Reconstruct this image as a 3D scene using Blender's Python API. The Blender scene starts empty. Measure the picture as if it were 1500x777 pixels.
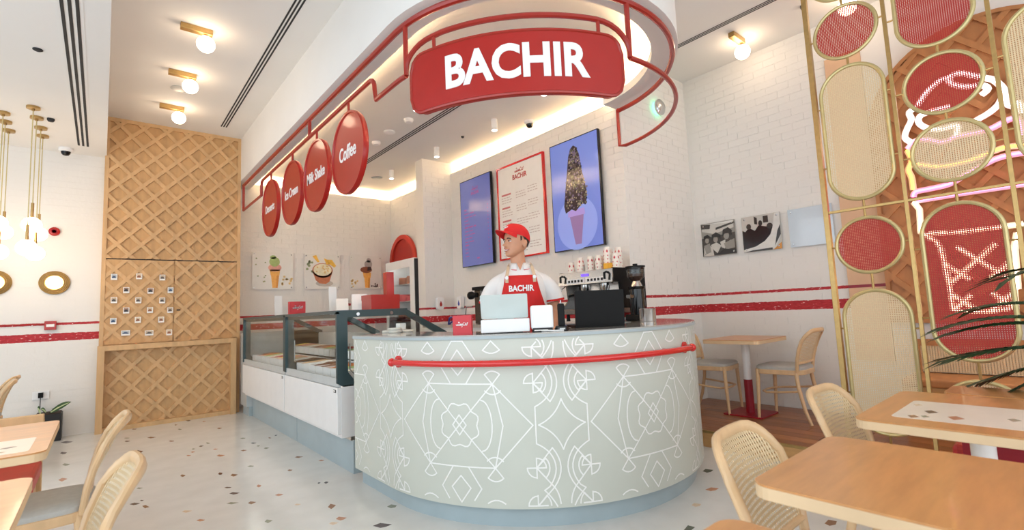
import bpy, bmesh, math, random
from mathutils import Vector, Matrix
PI = math.pi
random.seed(7)
C = bpy.context.scene.collection
scene = bpy.context.scene

# ---------------------------------------------------------------- camera
def make_camera():
    yaw, pitch, roll = math.radians(40.162), math.radians(5.353), math.radians(-2.556)
    f = Vector((math.sin(yaw)*math.cos(pitch), math.cos(yaw)*math.cos(pitch), math.sin(pitch)))
    r = Vector((math.cos(yaw), -math.sin(yaw), 0)); u = r.cross(f)
    r2 = r*math.cos(roll)+u*math.sin(roll); u2 = u*math.cos(roll)-r*math.sin(roll)
    cd = bpy.data.cameras.new('camera'); cam = bpy.data.objects.new('camera', cd); C.objects.link(cam)
    m = Matrix((r2, u2, -f)).transposed().to_4x4(); m.translation = Vector((0, 0, 1.2))
    cam.matrix_world = m
    cd.sensor_fit = 'HORIZONTAL'; cd.sensor_width = 36.0; cd.lens = 36.0*713.9/1500.0
    cd.clip_start = 0.05
    cd.dof.use_dof = True; cd.dof.focus_distance = 3.6; cd.dof.aperture_fstop = 3.2
    scene.camera = cam
make_camera()

# ---------------------------------------------------------------- world, daylight, exposure
w = bpy.data.worlds.new('world'); scene.world = w; w.use_nodes = True
bg = w.node_tree.nodes['Background']
bg.inputs[0].default_value = (0.84, 0.93, 1.0, 1); bg.inputs[1].default_value = 0.6
def area_light(name, loc, rot, sx, sy, power, col):
    l = bpy.data.lights.new(name, 'AREA'); l.shape = 'RECTANGLE'; l.size = sx; l.size_y = sy
    l.energy = power; l.color = col
    o = bpy.data.objects.new(name, l); C.objects.link(o); o.location = loc; o.rotation_euler = rot
    return o
area_light('daylight_left', (-3.2, 1.2, 1.7), (0, -PI/2, 0), 3.0, 7.0, 96, (0.80, 0.91, 1.0))
area_light('daylight_front', (0.9, -3.2, 1.9), (PI/2, 0, 0), 7.5, 3.2, 82, (0.95, 0.98, 1.0))
vs = scene.view_settings
vs.view_transform = 'Standard'; vs.look = 'None'; vs.gamma = 1.0; vs.use_curve_mapping = False
vs.exposure = 0.42


NEON={'white':[[(0.788,2.74),(0.72,2.831),(0.636,2.894),(0.58,2.9),(0.511,2.909),(0.383,2.819),(0.33,2.779),(0.289,2.7),(0.278,2.634),(0.288,2.594),(0.256,2.547),(0.225,2.562),(0.208,2.521),(0.21,2.478)],[(0.58,2.891),(0.559,2.835),(0.483,2.786),(0.401,2.766),(0.367,2.722),(0.408,2.689)],[(0.789,2.73),(0.846,2.706),(0.837,2.64),(0.871,2.572),(0.893,2.501),(0.853,2.445)],[(0.588,2.667),(0.715,2.665),(0.78,2.649),(0.791,2.595),(0.742,2.534),(0.66,2.498),(0.561,2.498),(0.581,2.419)],[(0.459,2.502),(0.379,2.538),(0.325,2.581),(0.298,2.633)]],'pink':[[(0.887,2.401),(0.822,2.455),(0.737,2.433),(0.663,2.392),(0.573,2.411),(0.404,2.408),(0.254,2.455),(0.222,2.362),(0.219,2.309)],[(0.886,1.989),(0.866,2.03),(0.771,2.036),(0.65,2.048),(0.559,2.096),(0.4,2.17),(0.307,2.186),(0.227,2.182)],[(0.865,1.954),(0.572,1.958),(0.249,1.955)]],'orange':[[(0.888,2.391),(0.867,2.297),(0.896,2.227),(0.881,2.152),(0.88,2.05)],[(0.834,2.259),(0.702,2.202),(0.54,2.2),(0.396,2.237),(0.309,2.25),(0.222,2.235)]],'warm':[[(0.889,1.949),(0.856,1.881),(0.867,1.689),(0.823,1.652)],[(0.825,1.676),(0.615,1.655),(0.382,1.662),(0.282,1.665)],[(0.828,1.648),(0.777,1.605),(0.754,1.538),(0.731,1.256),(0.725,1.049),(0.655,1.039),(0.519,1.033),(0.382,1.059),(0.378,1.244)],[(0.319,1.606),(0.347,1.487),(0.36,1.192)],[(0.662,1.547),(0.381,1.257)],[(0.436,1.544),(0.726,1.256)],[(0.737,1.41),(0.606,1.281)],[(0.381,1.393),(0.495,1.279)],[(0.724,1.173),(0.59,1.045)],[(0.608,1.167),(0.725,1.049)],[(0.496,1.174),(0.383,1.055)],[(0.38,1.174),(0.514,1.037)]]}
POLAROIDS=[(0.102,1.821,0),(0.343,1.83,0),(0.579,1.817,0),(0.221,1.659,0),(0.46,1.65,0),(0.667,1.656,0),(0.107,1.539,0),(0.341,1.533,0),(0.582,1.526,0),(0.226,1.411,0),(0.46,1.408,0),(0.667,1.401,0),(0.107,1.289,0),(0.342,1.291,0),(0.576,1.284,0),(0.227,1.139,1),(0.457,1.125,1),(0.662,1.119,0)]
CHIPS=[('g',[(0.219,6.969),(0.236,6.984),(0.27,6.93),(0.259,6.911),(0.239,6.923)]),('d',[(0.219,6.762),(0.232,6.796),(0.266,6.743),(0.253,6.715),(0.237,6.717)]),('b',[(0.308,7.483),(0.323,7.508),(0.354,7.452),(0.34,7.433),(0.325,7.436)]),('g',[(0.384,7.604),(0.398,7.617),(0.419,7.579),(0.397,7.57)]),('d2',[(0.265,6.107),(0.301,6.179),(0.342,6.086),(0.317,6.018),(0.292,6.006)]),('b',[(0.413,6.765),(0.444,6.787),(0.489,6.71),(0.44,6.695)]),('b',[(0.57,6.363),(0.586,6.389),(0.615,6.338),(0.607,6.308),(0.585,6.318)]),('d',[(0.848,7.515),(0.867,7.556),(0.895,7.494),(0.884,7.452),(0.861,7.457)]),('g',[(0.713,7.003),(0.729,7.011),(0.745,6.936),(0.74,6.928),(0.721,6.931)]),('b',[(0.71,7.322),(0.723,7.345),(0.74,7.309),(0.719,7.288)]),('o',[(0.989,7.272),(1.007,7.289),(1.028,7.246),(1.01,7.235),(1.001,7.232)]),('b',[(1.051,6.638),(1.072,6.668),(1.098,6.614),(1.078,6.59),(1.063,6.588)]),('d',[(0.769,5.843),(0.789,5.865),(0.809,5.823),(0.791,5.806),(0.781,5.801)]),('g',[(0.844,5.948),(0.858,5.958),(0.876,5.885),(0.864,5.884),(0.851,5.881)]),('g',[(0.702,5.771),(0.716,5.793),(0.731,5.76),(0.71,5.737)]),('o',[(0.679,5.643),(0.698,5.663),(0.714,5.627),(0.689,5.605)]),('o',[(0.63,5.531),(0.645,5.549),(0.667,5.51),(0.655,5.493),(0.642,5.496)]),('o',[(0.852,5.59),(0.872,5.6),(0.893,5.563),(0.865,5.555)]),('o',[(0.836,5.291),(0.859,5.323),(0.897,5.252),(0.873,5.23),(0.854,5.232)]),('b',[(1.034,5.309),(1.062,5.323),(1.085,5.278),(1.048,5.264)]),('g',[(1.137,5.866),(1.162,5.882),(1.185,5.837),(1.169,5.816),(1.15,5.823)]),('d',[(1.171,5.543),(1.19,5.565),(1.216,5.513),(1.193,5.502),(1.182,5.499)]),('g',[(1.186,5.365),(1.2,5.392),(1.215,5.362),(1.192,5.337)]),('g',[(1.214,5.22),(1.236,5.242),(1.258,5.197),(1.236,5.182),(1.224,5.178)]),('b',[(1.356,5.648),(1.368,5.654),(1.378,5.604),(1.367,5.605),(1.358,5.602)]),('d',[(1.429,5.698),(1.445,5.717),(1.457,5.692),(1.434,5.672)]),('b',[(1.334,4.658),(1.358,4.676),(1.393,4.618),(1.349,4.613)]),('o',[(1.447,4.386),(1.473,4.395),(1.491,4.364),(1.473,4.351),(1.457,4.356)]),('b',[(1.177,4.309),(1.194,4.328),(1.212,4.294),(1.197,4.277),(1.184,4.278)]),('g',[(0.966,4.697),(0.991,4.706),(1.011,4.669),(1.001,4.649),(0.979,4.66)]),('b',[(0.515,4.846),(0.529,4.88),(0.55,4.833),(0.537,4.805),(0.524,4.8)]),('d2',[(0.747,4.655),(0.764,4.694),(0.78,4.66),(0.769,4.621),(0.754,4.618)]),('b',[(0.813,4.532),(0.833,4.568),(0.861,4.513),(0.84,4.486),(0.825,4.482)]),('d',[(0.721,4.24),(0.738,4.246),(0.763,4.21),(0.753,4.199),(0.735,4.21)]),('d',[(0.725,4.07),(0.748,4.084),(0.782,4.028),(0.758,4.021),(0.742,4.023)]),('o',[(0.903,4.087),(0.92,4.119),(0.934,4.083),(0.921,4.054),(0.908,4.05)]),('o',[(0.952,3.784),(0.977,3.795),(1.0,3.756),(0.98,3.744),(0.965,3.747)]),('g',[(0.672,3.865),(0.698,3.872),(0.737,3.821),(0.694,3.824)]),('b',[(0.779,3.762),(0.8,3.786),(0.825,3.741),(0.791,3.721)]),('d',[(1.248,3.807),(1.26,3.819),(1.269,3.799),(1.251,3.787)]),('d',[(1.285,3.778),(1.305,3.796),(1.316,3.768),(1.299,3.752),(1.289,3.748)]),('o',[(0.112,4.545),(0.137,4.558),(0.167,4.51),(0.149,4.495),(0.133,4.498)]),('d',[(0.179,4.371),(0.204,4.381),(0.234,4.335),(0.214,4.324),(0.199,4.326)]),('d',[(0.237,4.401),(0.243,4.411),(0.257,4.39),(0.252,4.38),(0.244,4.383)]),('b',[(0.242,4.259),(0.26,4.265),(0.278,4.196),(0.264,4.198),(0.254,4.191)]),('g',[(0.233,4.746),(0.245,4.761),(0.272,4.72),(0.248,4.712)]),('g',[(0.282,5.465),(0.298,5.492),(0.321,5.449),(0.296,5.422)]),('l',[(0.43,3.923),(0.446,3.943),(0.482,3.896),(0.448,3.886)]),('o',[(0.479,3.688),(0.498,3.696),(0.521,3.659),(0.509,3.648),(0.493,3.654)]),('g',[(0.784,3.345),(0.802,3.371),(0.825,3.329),(0.793,3.308)]),('b',[(1.142,3.287),(1.173,3.328),(1.191,3.28),(1.16,3.248),(1.145,3.238)]),('l',[(0.997,3.493),(1.013,3.502),(1.032,3.471),(1.016,3.466),(1.006,3.466)]),('l',[(1.056,3.022),(1.077,3.037),(1.102,2.996),(1.066,2.989)]),('n',[(3.31,1.92),(3.368,1.929),(3.386,1.879),(3.336,1.871),(3.302,1.883)]),('o',[(2.999,1.731),(3.06,1.724),(3.078,1.681),(3.033,1.679),(2.999,1.694)]),('n',[(2.4,1.525),(2.462,1.539),(2.468,1.501),(2.386,1.492)]),('b',[(2.972,1.043),(3.035,1.045),(3.045,1.008),(2.997,0.999),(2.959,1.016)]),('d',[(-0.304,7.321),(-0.263,7.365),(-0.203,7.258),(-0.232,7.212),(-0.26,7.212)]),('d',[(-0.279,6.686),(-0.269,6.751),(-0.229,6.674),(-0.237,6.617),(-0.256,6.611)]),('g',[(-0.238,6.102),(-0.225,6.152),(-0.183,6.078),(-0.197,6.038),(-0.214,6.035)]),('o',[(-0.236,5.521),(-0.214,5.575),(-0.179,5.505),(-0.21,5.444)]),('d',[(1.229,2.804),(1.277,2.809),(1.317,2.741),(1.277,2.736),(1.249,2.746)]),('g',[(1.415,3.007),(1.45,3.022),(1.468,2.981),(1.447,2.958),(1.421,2.967)]),('b',[(1.56,4.927),(1.591,4.95),(1.601,4.821),(1.552,4.807)]),('o',[(1.11,3.061),(1.135,3.082),(1.165,3.032),(1.14,3.018),(1.121,3.021)]),('d',[(4.11,2.347),(4.163,2.363),(4.167,2.326),(4.121,2.313),(4.094,2.317)]),('d',[(4.052,2.277),(4.089,2.261),(4.093,2.2),(4.062,2.223),(4.038,2.23)]),('g',[(3.593,1.607),(3.662,1.603),(3.676,1.558),(3.629,1.548),(3.585,1.57)]),('d',[(3.558,1.433),(3.636,1.436),(3.641,1.395),(3.58,1.386),(3.54,1.399)]),('l',[(2.718,1.665),(2.756,1.67),(2.771,1.633),(2.74,1.625),(2.712,1.637)])]
PANELS={'c1_frag':(0.872,1.131,3.314,3.462),'c1_red1':(0.767,1.151,2.898,3.256),'c1_cane1':(0.763,1.139,1.869,2.815),'c1_red2':(0.757,1.133,1.345,1.736),'c1_cane2':(0.757,1.138,0.269,1.229),'c2_red0':(0.294,0.677,2.763,3.502),'c2_red1':(0.291,0.67,2.315,2.696),'c2_cane1':(0.289,0.671,1.876,2.262),'c2_red2':(0.282,0.66,0.779,1.735),'c2_cane2':(0.277,0.63,0.03,0.656),'c3_cane1':(-0.08,0.196,1.767,2.812),'c3_x':(-0.01,0.232,1.38,1.689)}
# ---------------------------------------------------------------- helpers
def lin(c):
    r = []
    for v in c:
        v /= 255.0
        r.append(v/12.92 if v <= 0.04045 else ((v+0.055)/1.055)**2.4)
    return (r[0], r[1], r[2], 1.0)

def mat(name, col, rough=0.5, metal=0.0, vary=0.0, vscale=8.0, bump=0.0, bscale=60.0, stretch=(1, 1, 1), emit=None, estr=0.0, coat=0.0, spec=None):
    m = bpy.data.materials.new(name); m.use_nodes = True
    nt = m.node_tree; b = nt.nodes['Principled BSDF']
    c = lin(col)
    b.inputs['Base Color'].default_value = c
    b.inputs['Roughness'].default_value = rough; b.inputs['Metallic'].default_value = metal
    if coat: b.inputs['Coat Weight'].default_value = coat; b.inputs['Coat Roughness'].default_value = 0.08
    if spec is not None: b.inputs['Specular IOR Level'].default_value = spec
    if emit:
        b.inputs['Emission Color'].default_value = lin(emit); b.inputs['Emission Strength'].default_value = estr
    if vary or bump:
        tc = nt.nodes.new('ShaderNodeTexCoord'); mp = nt.nodes.new('ShaderNodeMapping')
        mp.inputs['Scale'].default_value = stretch
        nt.links.new(tc.outputs['Object'], mp.inputs[0])
    if vary:
        n = nt.nodes.new('ShaderNodeTexNoise'); n.inputs['Scale'].default_value = vscale; n.inputs['Detail'].default_value = 5
        nt.links.new(mp.outputs[0], n.inputs['Vector'])
        r = nt.nodes.new('ShaderNodeValToRGB')
        r.color_ramp.elements[0].position = 0.3; r.color_ramp.elements[1].position = 0.7
        r.color_ramp.elements[0].color = tuple(x*(1-vary) for x in c[:3])+(1,)
        r.color_ramp.elements[1].color = tuple(min(1, x*(1+vary)) for x in c[:3])+(1,)
        nt.links.new(n.outputs[0], r.inputs[0]); nt.links.new(r.outputs[0], b.inputs['Base Color'])
    if bump:
        n2 = nt.nodes.new('ShaderNodeTexNoise'); n2.inputs['Scale'].default_value = bscale; n2.inputs['Detail'].default_value = 3
        nt.links.new(mp.outputs[0], n2.inputs['Vector'])
        bn = nt.nodes.new('ShaderNodeBump'); bn.inputs['Strength'].default_value = bump; bn.inputs['Distance'].default_value = 0.01
        nt.links.new(n2.outputs[0], bn.inputs['Height']); nt.links.new(bn.outputs[0], b.inputs['Normal'])
    return m

def emission(name, col, s):
    m = bpy.data.materials.new(name); m.use_nodes = True; nt = m.node_tree
    nt.nodes.remove(nt.nodes['Principled BSDF'])
    e = nt.nodes.new('ShaderNodeEmission'); e.inputs[0].default_value = lin(col); e.inputs[1].default_value = s
    nt.links.new(e.outputs[0], nt.nodes['Material Output'].inputs[0]); return m

def pane_glass(name, tint=(250, 252, 252), refl=1.0):
    m = bpy.data.materials.new(name); m.use_nodes = True; nt = m.node_tree
    nt.nodes.remove(nt.nodes['Principled BSDF'])
    t = nt.nodes.new('ShaderNodeBsdfTransparent'); t.inputs[0].default_value = lin(tint)
    g = nt.nodes.new('ShaderNodeBsdfGlossy'); g.inputs['Roughness'].default_value = 0.02
    lw = nt.nodes.new('ShaderNodeLayerWeight'); lw.inputs[0].default_value = 0.5
    pw = nt.nodes.new('ShaderNodeMath'); pw.operation = 'POWER'; pw.inputs[1].default_value = 4.0
    nt.links.new(lw.outputs['Facing'], pw.inputs[0])
    fr = nt.nodes.new('ShaderNodeMath'); fr.operation = 'MULTIPLY_ADD'; fr.inputs[1].default_value = 0.32; fr.inputs[2].default_value = 0.025
    nt.links.new(pw.outputs[0], fr.inputs[0])
    mx = nt.nodes.new('ShaderNodeMixShader')
    nt.links.new(fr.outputs[0], mx.inputs[0]); nt.links.new(t.outputs[0], mx.inputs[1]); nt.links.new(g.outputs[0], mx.inputs[2])
    nt.links.new(mx.outputs[0], nt.nodes['Material Output'].inputs[0]); return m

def painted_brick(name):
    # white painted brick with two worn red painted bands at fixed heights
    m = bpy.data.materials.new(name); m.use_nodes = True; nt = m.node_tree; L = nt.links
    b = nt.nodes['Principled BSDF']; b.inputs['Roughness'].default_value = 0.6
    g = nt.nodes.new('ShaderNodeNewGeometry'); sp = nt.nodes.new('ShaderNodeSeparateXYZ'); L.new(g.outputs['Position'], sp.inputs[0])
    ns = nt.nodes.new('ShaderNodeTexNoise'); ns.inputs['Scale'].default_value = 26; ns.inputs['Detail'].default_value = 4
    mp = nt.nodes.new('ShaderNodeMapping'); mp.inputs['Scale'].default_value = (1, 1, 3); L.new(g.outputs['Position'], mp.inputs[0]); L.new(mp.outputs[0], ns.inputs['Vector'])
    def math_(op, a, bb=None, v=None):
        n = nt.nodes.new('ShaderNodeMath'); n.operation = op
        if isinstance(a, float): n.inputs[0].default_value = a
        else: L.new(a, n.inputs[0])
        if v is not None: n.inputs[1].default_value = v
        elif bb is not None: L.new(bb, n.inputs[1])
        return n.outputs[0]
    wob = math_('MULTIPLY', math_('SUBTRACT', ns.outputs[0], v=0.5), v=0.012)
    z = math_('ADD', sp.outputs[2], wob)
    def band(c, h):
        d = math_('ABSOLUTE', math_('SUBTRACT', z, v=c)); return math_('LESS_THAN', d, v=h)
    bands = math_('MAXIMUM', band(1.130, 0.044), band(1.281, 0.0135))
    wear = math_('LESS_THAN', ns.outputs[0], v=0.66)
    msk = math_('MULTIPLY', bands, wear)
    cr = nt.nodes.new('ShaderNodeValToRGB'); cr.color_ramp.elements[0].color = lin((168, 26, 36)); cr.color_ramp.elements[1].color = lin((200, 48, 56))
    cr.color_ramp.elements[0].position = .35; cr.color_ramp.elements[1].position = .65
    L.new(ns.outputs[0], cr.inputs[0])
    mx = nt.nodes.new('ShaderNodeMix'); mx.data_type = 'RGBA'
    L.new(msk, mx.inputs[0]); mx.inputs[6].default_value = lin((238, 235, 230)); L.new(cr.outputs[0], mx.inputs[7])
    L.new(mx.outputs[2], b.inputs['Base Color'])
    n2 = nt.nodes.new('ShaderNodeTexNoise'); n2.inputs['Scale'].default_value = 35; L.new(g.outputs['Position'], n2.inputs['Vector'])
    bn = nt.nodes.new('ShaderNodeBump'); bn.inputs['Strength'].default_value = 0.25; bn.inputs['Distance'].default_value = 0.006
    L.new(n2.outputs[0], bn.inputs['Height']); L.new(bn.outputs[0], b.inputs['Normal'])
    return m

M = dict(
    white=mat('white_paint', (240, 239, 236), 0.6, vary=0.02, vscale=2),
    ceil=mat('ceiling_paint', (238, 236, 232), 0.75, vary=0.015, vscale=1.5),
    brick=painted_brick('painted_brick'),
    floor=mat('terrazzo_cement', (226, 225, 221), 0.16, vary=0.05, vscale=5, spec=0.5),
    lattice=mat('light_oak_veneer', (214, 173, 124), 0.5, vary=0.10, vscale=6, stretch=(3, 3, 0.6), bump=0.05),
    lattice_d=mat('oak_veneer_back', (206, 163, 112), 0.55, vary=0.10, vscale=6, stretch=(3, 3, 0.6)),
    wlat=mat('brown_wood_lattice', (190, 130, 80), 0.5, vary=0.12, vscale=5, stretch=(1, 3, 1)),
    peach=mat('peach_tone', (226, 186, 150), 0.55, vary=0.05, vscale=5),
    table=mat('beech_table_wood', (208, 147, 88), 0.32, vary=0.10, vscale=4, stretch=(1.5, 9, 1.5), coat=0.2),
    edge=mat('pale_wood_edge', (228, 198, 158), 0.45, vary=0.06, vscale=6),
    chair=mat('bent_beech', (222, 186, 142), 0.38, vary=0.10, vscale=7, stretch=(2, 2, .6), coat=0.15),
    cane=mat('cane_weave', (230, 206, 166), 0.6, vary=0.06, vscale=90),
    redcane=mat('red_weave', (182, 42, 34), 0.55, vary=0.05, vscale=90),
    seat=mat('grey_upholstery', (186, 186, 182), 0.75, vary=0.05, vscale=40, bump=0.08, bscale=300),
    deck=mat('walnut_floorboards', (160, 100, 56), 0.35, vary=0.2, vscale=5, stretch=(6, .8, 1)),
    deckr=mat('oak_step_board', (196, 150, 96), 0.4, vary=0.12, vscale=5, stretch=(1, 1, 5)),
    brass=mat('brushed_brass', (184, 152, 98), 0.36, 0.85, vary=0.08, vscale=30),
    goldpale=mat('pale_gold_metal', (206, 190, 138), 0.38, 0.75, vary=0.05, vscale=20),
    redmetal=mat('red_painted_steel', (162, 38, 26), 0.34, vary=0.05, vscale=12, coat=0.3),
    redsign=mat('red_sign_enamel', (172, 26, 19), 0.36, vary=0.04, vscale=10, coat=0.3),
    redbase=mat('crimson_steel', (150, 20, 38), 0.4, vary=0.05),
    redarch=mat('red_arch_paint', (190, 52, 36), 0.5, vary=0.05),
    redrail=mat('red_rail_gloss', (212, 36, 36), 0.18, vary=0.03, coat=0.5),
    redcush=mat('red_leather', (188, 44, 40), 0.42, vary=0.08, vscale=10, bump=0.05),
    letter=mat('white_lettering', (246, 246, 246), 0.45, vary=0.01),
    counter=mat('sage_grey_panel', (206, 210, 200), 0.4, vary=0.03, vscale=3),
    inlay=mat('white_inlay', (248, 249, 246), 0.4, vary=0.02),
    plinth=mat('blue_grey_plinth', (172, 188, 194), 0.42, vary=0.05, vscale=5),
    ctop=mat('grey_stone_top', (176, 172, 166), 0.1, vary=0.10, vscale=25, coat=0.5),
    cedge=mat('counter_edge_grey', (172, 184, 188), 0.3, vary=0.04),
    case=mat('white_case_panel', (240, 240, 240), 0.35, vary=0.02),
    dgreen=mat('dark_green_grey_frame', (56, 76, 80), 0.35, vary=0.05),
    grey=mat('grey_metal_panel', (196, 200, 200), 0.35, vary=0.04),
    steel=mat('stainless_steel', (212, 212, 212), 0.16, 1.0),
    dsteel=mat('dark_steel', (120, 116, 112), 0.25, 1.0),
    black=mat('black_plastic', (14, 14, 15), 0.55, spec=0.25, vary=0.1, vscale=20),
    gloss=mat('gloss_black', (14, 14, 15), 0.12, vary=0.1),
    slot=mat('dark_slot', (40, 40, 42), 0.7, vary=0.1),
    ipad=mat('pale_grey_plastic', (206, 216, 214), 0.35, vary=0.03),
    wplast=mat('white_plastic', (246, 246, 246), 0.35, vary=0.02),
    pink=mat('coral_card', (204, 62, 70), 0.5, vary=0.03),
    paper=mat('white_paper', (246, 244, 240), 0.6, vary=0.02),
    cuppaper=mat('paper_cup_cream', (246, 238, 228), 0.55, vary=0.02),
    yellow=mat('yellow_napkin', (240, 180, 60), 0.6, vary=0.1),
    green=mat('leaf_green', (66, 98, 52), 0.45, vary=0.3, vscale=12),
    palm=mat('palm_green', (40, 64, 34), 0.45, vary=0.3, vscale=12),
    pot=mat('black_planter', (30, 31, 33), 0.5, vary=0.1),
    globe=emission('lit_opal_globe', (255, 226, 192), 11.0),
    led=emission('warm_led_strip', (255, 218, 172), 58.0),
    spot=emission('downlight_lens', (255, 244, 226), 40.0),
    skin=mat('skin', (206, 150, 118), 0.5, vary=0.05, vscale=20),
    lip=mat('lips', (178, 98, 88), 0.45, vary=0.05),
    hair=mat('dark_brown_hair', (44, 30, 24), 0.6, vary=0.2, vscale=60),
    shirt=mat('white_cotton', (240, 238, 236), 0.8, vary=0.02, vscale=15, bump=0.12, bscale=18),
    apron=mat('red_apron_cloth', (212, 34, 32), 0.75, vary=0.06, vscale=12, bump=0.12, bscale=18),
    cap=mat('red_cap_cloth', (214, 26, 30), 0.7, vary=0.06, vscale=14),
    strap=mat('beige_strap', (214, 190, 160), 0.7, vary=0.05),
    trousers=mat('dark_trousers', (40, 40, 46), 0.8, vary=0.1),
    caseled=emission('case_light', (255, 250, 240), 6.0),
    glass=pane_glass('case_glass'),
    print_reflection=mat('painted_print_reflection', (206, 218, 228), 0.08, vary=0.04, vscale=3, coat=0.6),  # blue-white base colour stands in for windows reflected in the print
)

def set_props(o, label=None, cat=None, group=None, kind=None):
    if label: o['label'] = label
    if cat: o['category'] = cat
    if group: o['group'] = group
    if kind: o['kind'] = kind
    return o
def thing(name, label, cat, loc=(0, 0, 0), rz=0.0, group=None):
    o = bpy.data.objects.new(name, None); C.objects.link(o); o.empty_display_size = 0.05
    o.location = loc; o.rotation_euler = (0, 0, rz)
    return set_props(o, label, cat, group)
def copy_thing(src, loc, rz=None, label=None):
    r = src.copy(); C.objects.link(r); r.location = loc
    if rz is not None: r.rotation_euler = (0, 0, rz)
    if label: r['label'] = label
    for ch in list(src.children):
        c = ch.copy(); C.objects.link(c); c.parent = r
        for g in list(ch.children):
            d = g.copy(); C.objects.link(d); d.parent = c
    return r

class MB:
    def __init__(s): s.v = []; s.f = []; s.m = []; s.cur = 0
    def add(s, vs, fs):
        o = len(s.v); s.v += [tuple(p) for p in vs]
        for f in fs: s.f.append(tuple(i+o for i in f)); s.m.append(s.cur)
        return s
    def box(s, x0, x1, y0, y1, z0, z1):
        return s.add([(x0, y0, z0), (x1, y0, z0), (x1, y1, z0), (x0, y1, z0), (x0, y0, z1), (x1, y0, z1), (x1, y1, z1), (x0, y1, z1)],
                     [(3, 2, 1, 0), (4, 5, 6, 7), (0, 1, 5, 4), (1, 2, 6, 5), (2, 3, 7, 6), (3, 0, 4, 7)])
    def prism(s, poly, fn, d0, d1):
        # poly: list of (u, v); fn(u, v, w) -> xyz ; w from d0 to d1
        n = len(poly)
        vs = [fn(u, v, d0) for u, v in poly]+[fn(u, v, d1) for u, v in poly]
        fs = [tuple(range(n-1, -1, -1)), tuple(range(n, 2*n))]+[(i, (i+1) % n, n+(i+1) % n, n+i) for i in range(n)]
        return s.add(vs, fs)
    def tube(s, pts, r, n=8, closed=False, flat=None, up=None, cap=True):
        # r: float or list ; flat: (rx, ry) multipliers in (normal, binormal)
        P = [Vector(p) for p in pts]; k = len(P); rings = []
        prev = None
        for i in range(k):
            a = P[i-1] if (i > 0 or closed) else P[i]; b = P[(i+1) % k] if (i < k-1 or closed) else P[i]
            t = (b-a).normalized() if (b-a).length > 1e-9 else Vector((0, 0, 1))
            if up is not None:
                nrm = Vector(up)-t*t.dot(Vector(up))
                if nrm.length < 1e-6: nrm = prev if prev is not None else t.orthogonal()
            elif prev is None: nrm = t.orthogonal()
            else: nrm = prev-t*t.dot(prev)
            nrm.normalize(); prev = nrm; bi = t.cross(nrm)
            rr = r[i] if isinstance(r, (list, tuple)) else r
            fx, fy = flat if flat else (1, 1)
            rings.append([P[i]+nrm*(math.cos(2*PI*j/n)*rr*fx)+bi*(math.sin(2*PI*j/n)*rr*fy) for j in range(n)])
        vs = [p for g in rings for p in g]; fs = []
        for i in range(k if closed else k-1):
            a = i*n; b = ((i+1) % k)*n
            for j in range(n): fs.append((a+j, a+(j+1) % n, b+(j+1) % n, b+j))
        if cap and not closed: fs += [tuple(range(n-1, -1, -1)), tuple((k-1)*n+j for j in range(n))]
        return s.add(vs, fs)
    def lathe(s, prof, c=(0, 0, 0), n=20, axis='z', sx=1.0, sy=1.0):
        vs = []; fs = []
        for r, h in prof:
            for j in range(n):
                a = 2*PI*j/n; x, y = r*math.cos(a)*sx, r*math.sin(a)*sy
                if axis == 'z': p = (c[0]+x, c[1]+y, c[2]+h)
                elif axis == 'x': p = (c[0]+h, c[1]+x, c[2]+y)
                else: p = (c[0]+x, c[1]+h, c[2]+y)
                vs.append(p)
        for i in range(len(prof)-1):
            for j in range(n): fs.append((i*n+j, i*n+(j+1) % n, (i+1)*n+(j+1) % n, (i+1)*n+j))
        fs.append(tuple(range(n-1, -1, -1))); fs.append(tuple((len(prof)-1)*n+j for j in range(n)))
        return s.add(vs, fs)
    def ball(s, c, r, n=16, k=10, sx=1, sy=1, sz=1):
        prof = [(max(1e-4, r*math.sin(PI*i/k)), -r*math.cos(PI*i/k)*sz) for i in range(k+1)]
        return s.lathe(prof, c, n, 'z', sx, sy)
    def build(s, name, m, parent=None, smooth=False, loc=None, bevel=0.0, kind=None, label=None, weld=False):
        me = bpy.data.meshes.new(name); me.from_pydata(s.v, [], s.f)
        ms = m if isinstance(m, (list, tuple)) else [m]
        for q in ms: me.materials.append(q)
        if len(ms) > 1:
            for p, i in zip(me.polygons, s.m): p.material_index = i
        bm = bmesh.new(); bm.from_mesh(me)
        if weld: bmesh.ops.remove_doubles(bm, verts=bm.verts, dist=1e-5)
        bmesh.ops.recalc_face_normals(bm, faces=bm.faces)
        bm.to_mesh(me); bm.free()
        if smooth:
            for p in me.polygons: p.use_smooth = True
            try: me.set_sharp_from_angle(angle=math.radians(40))
            except Exception: pass
        o = bpy.data.objects.new(name, me); C.objects.link(o)
        if parent: o.parent = parent
        if loc: o.location = loc
        if bevel:
            b = o.modifiers.new('bevel', 'BEVEL'); b.width = bevel; b.segments = 2; b.limit_method = 'ANGLE'
        if kind: o['kind'] = kind
        if label: o['label'] = label
        return o

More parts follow.
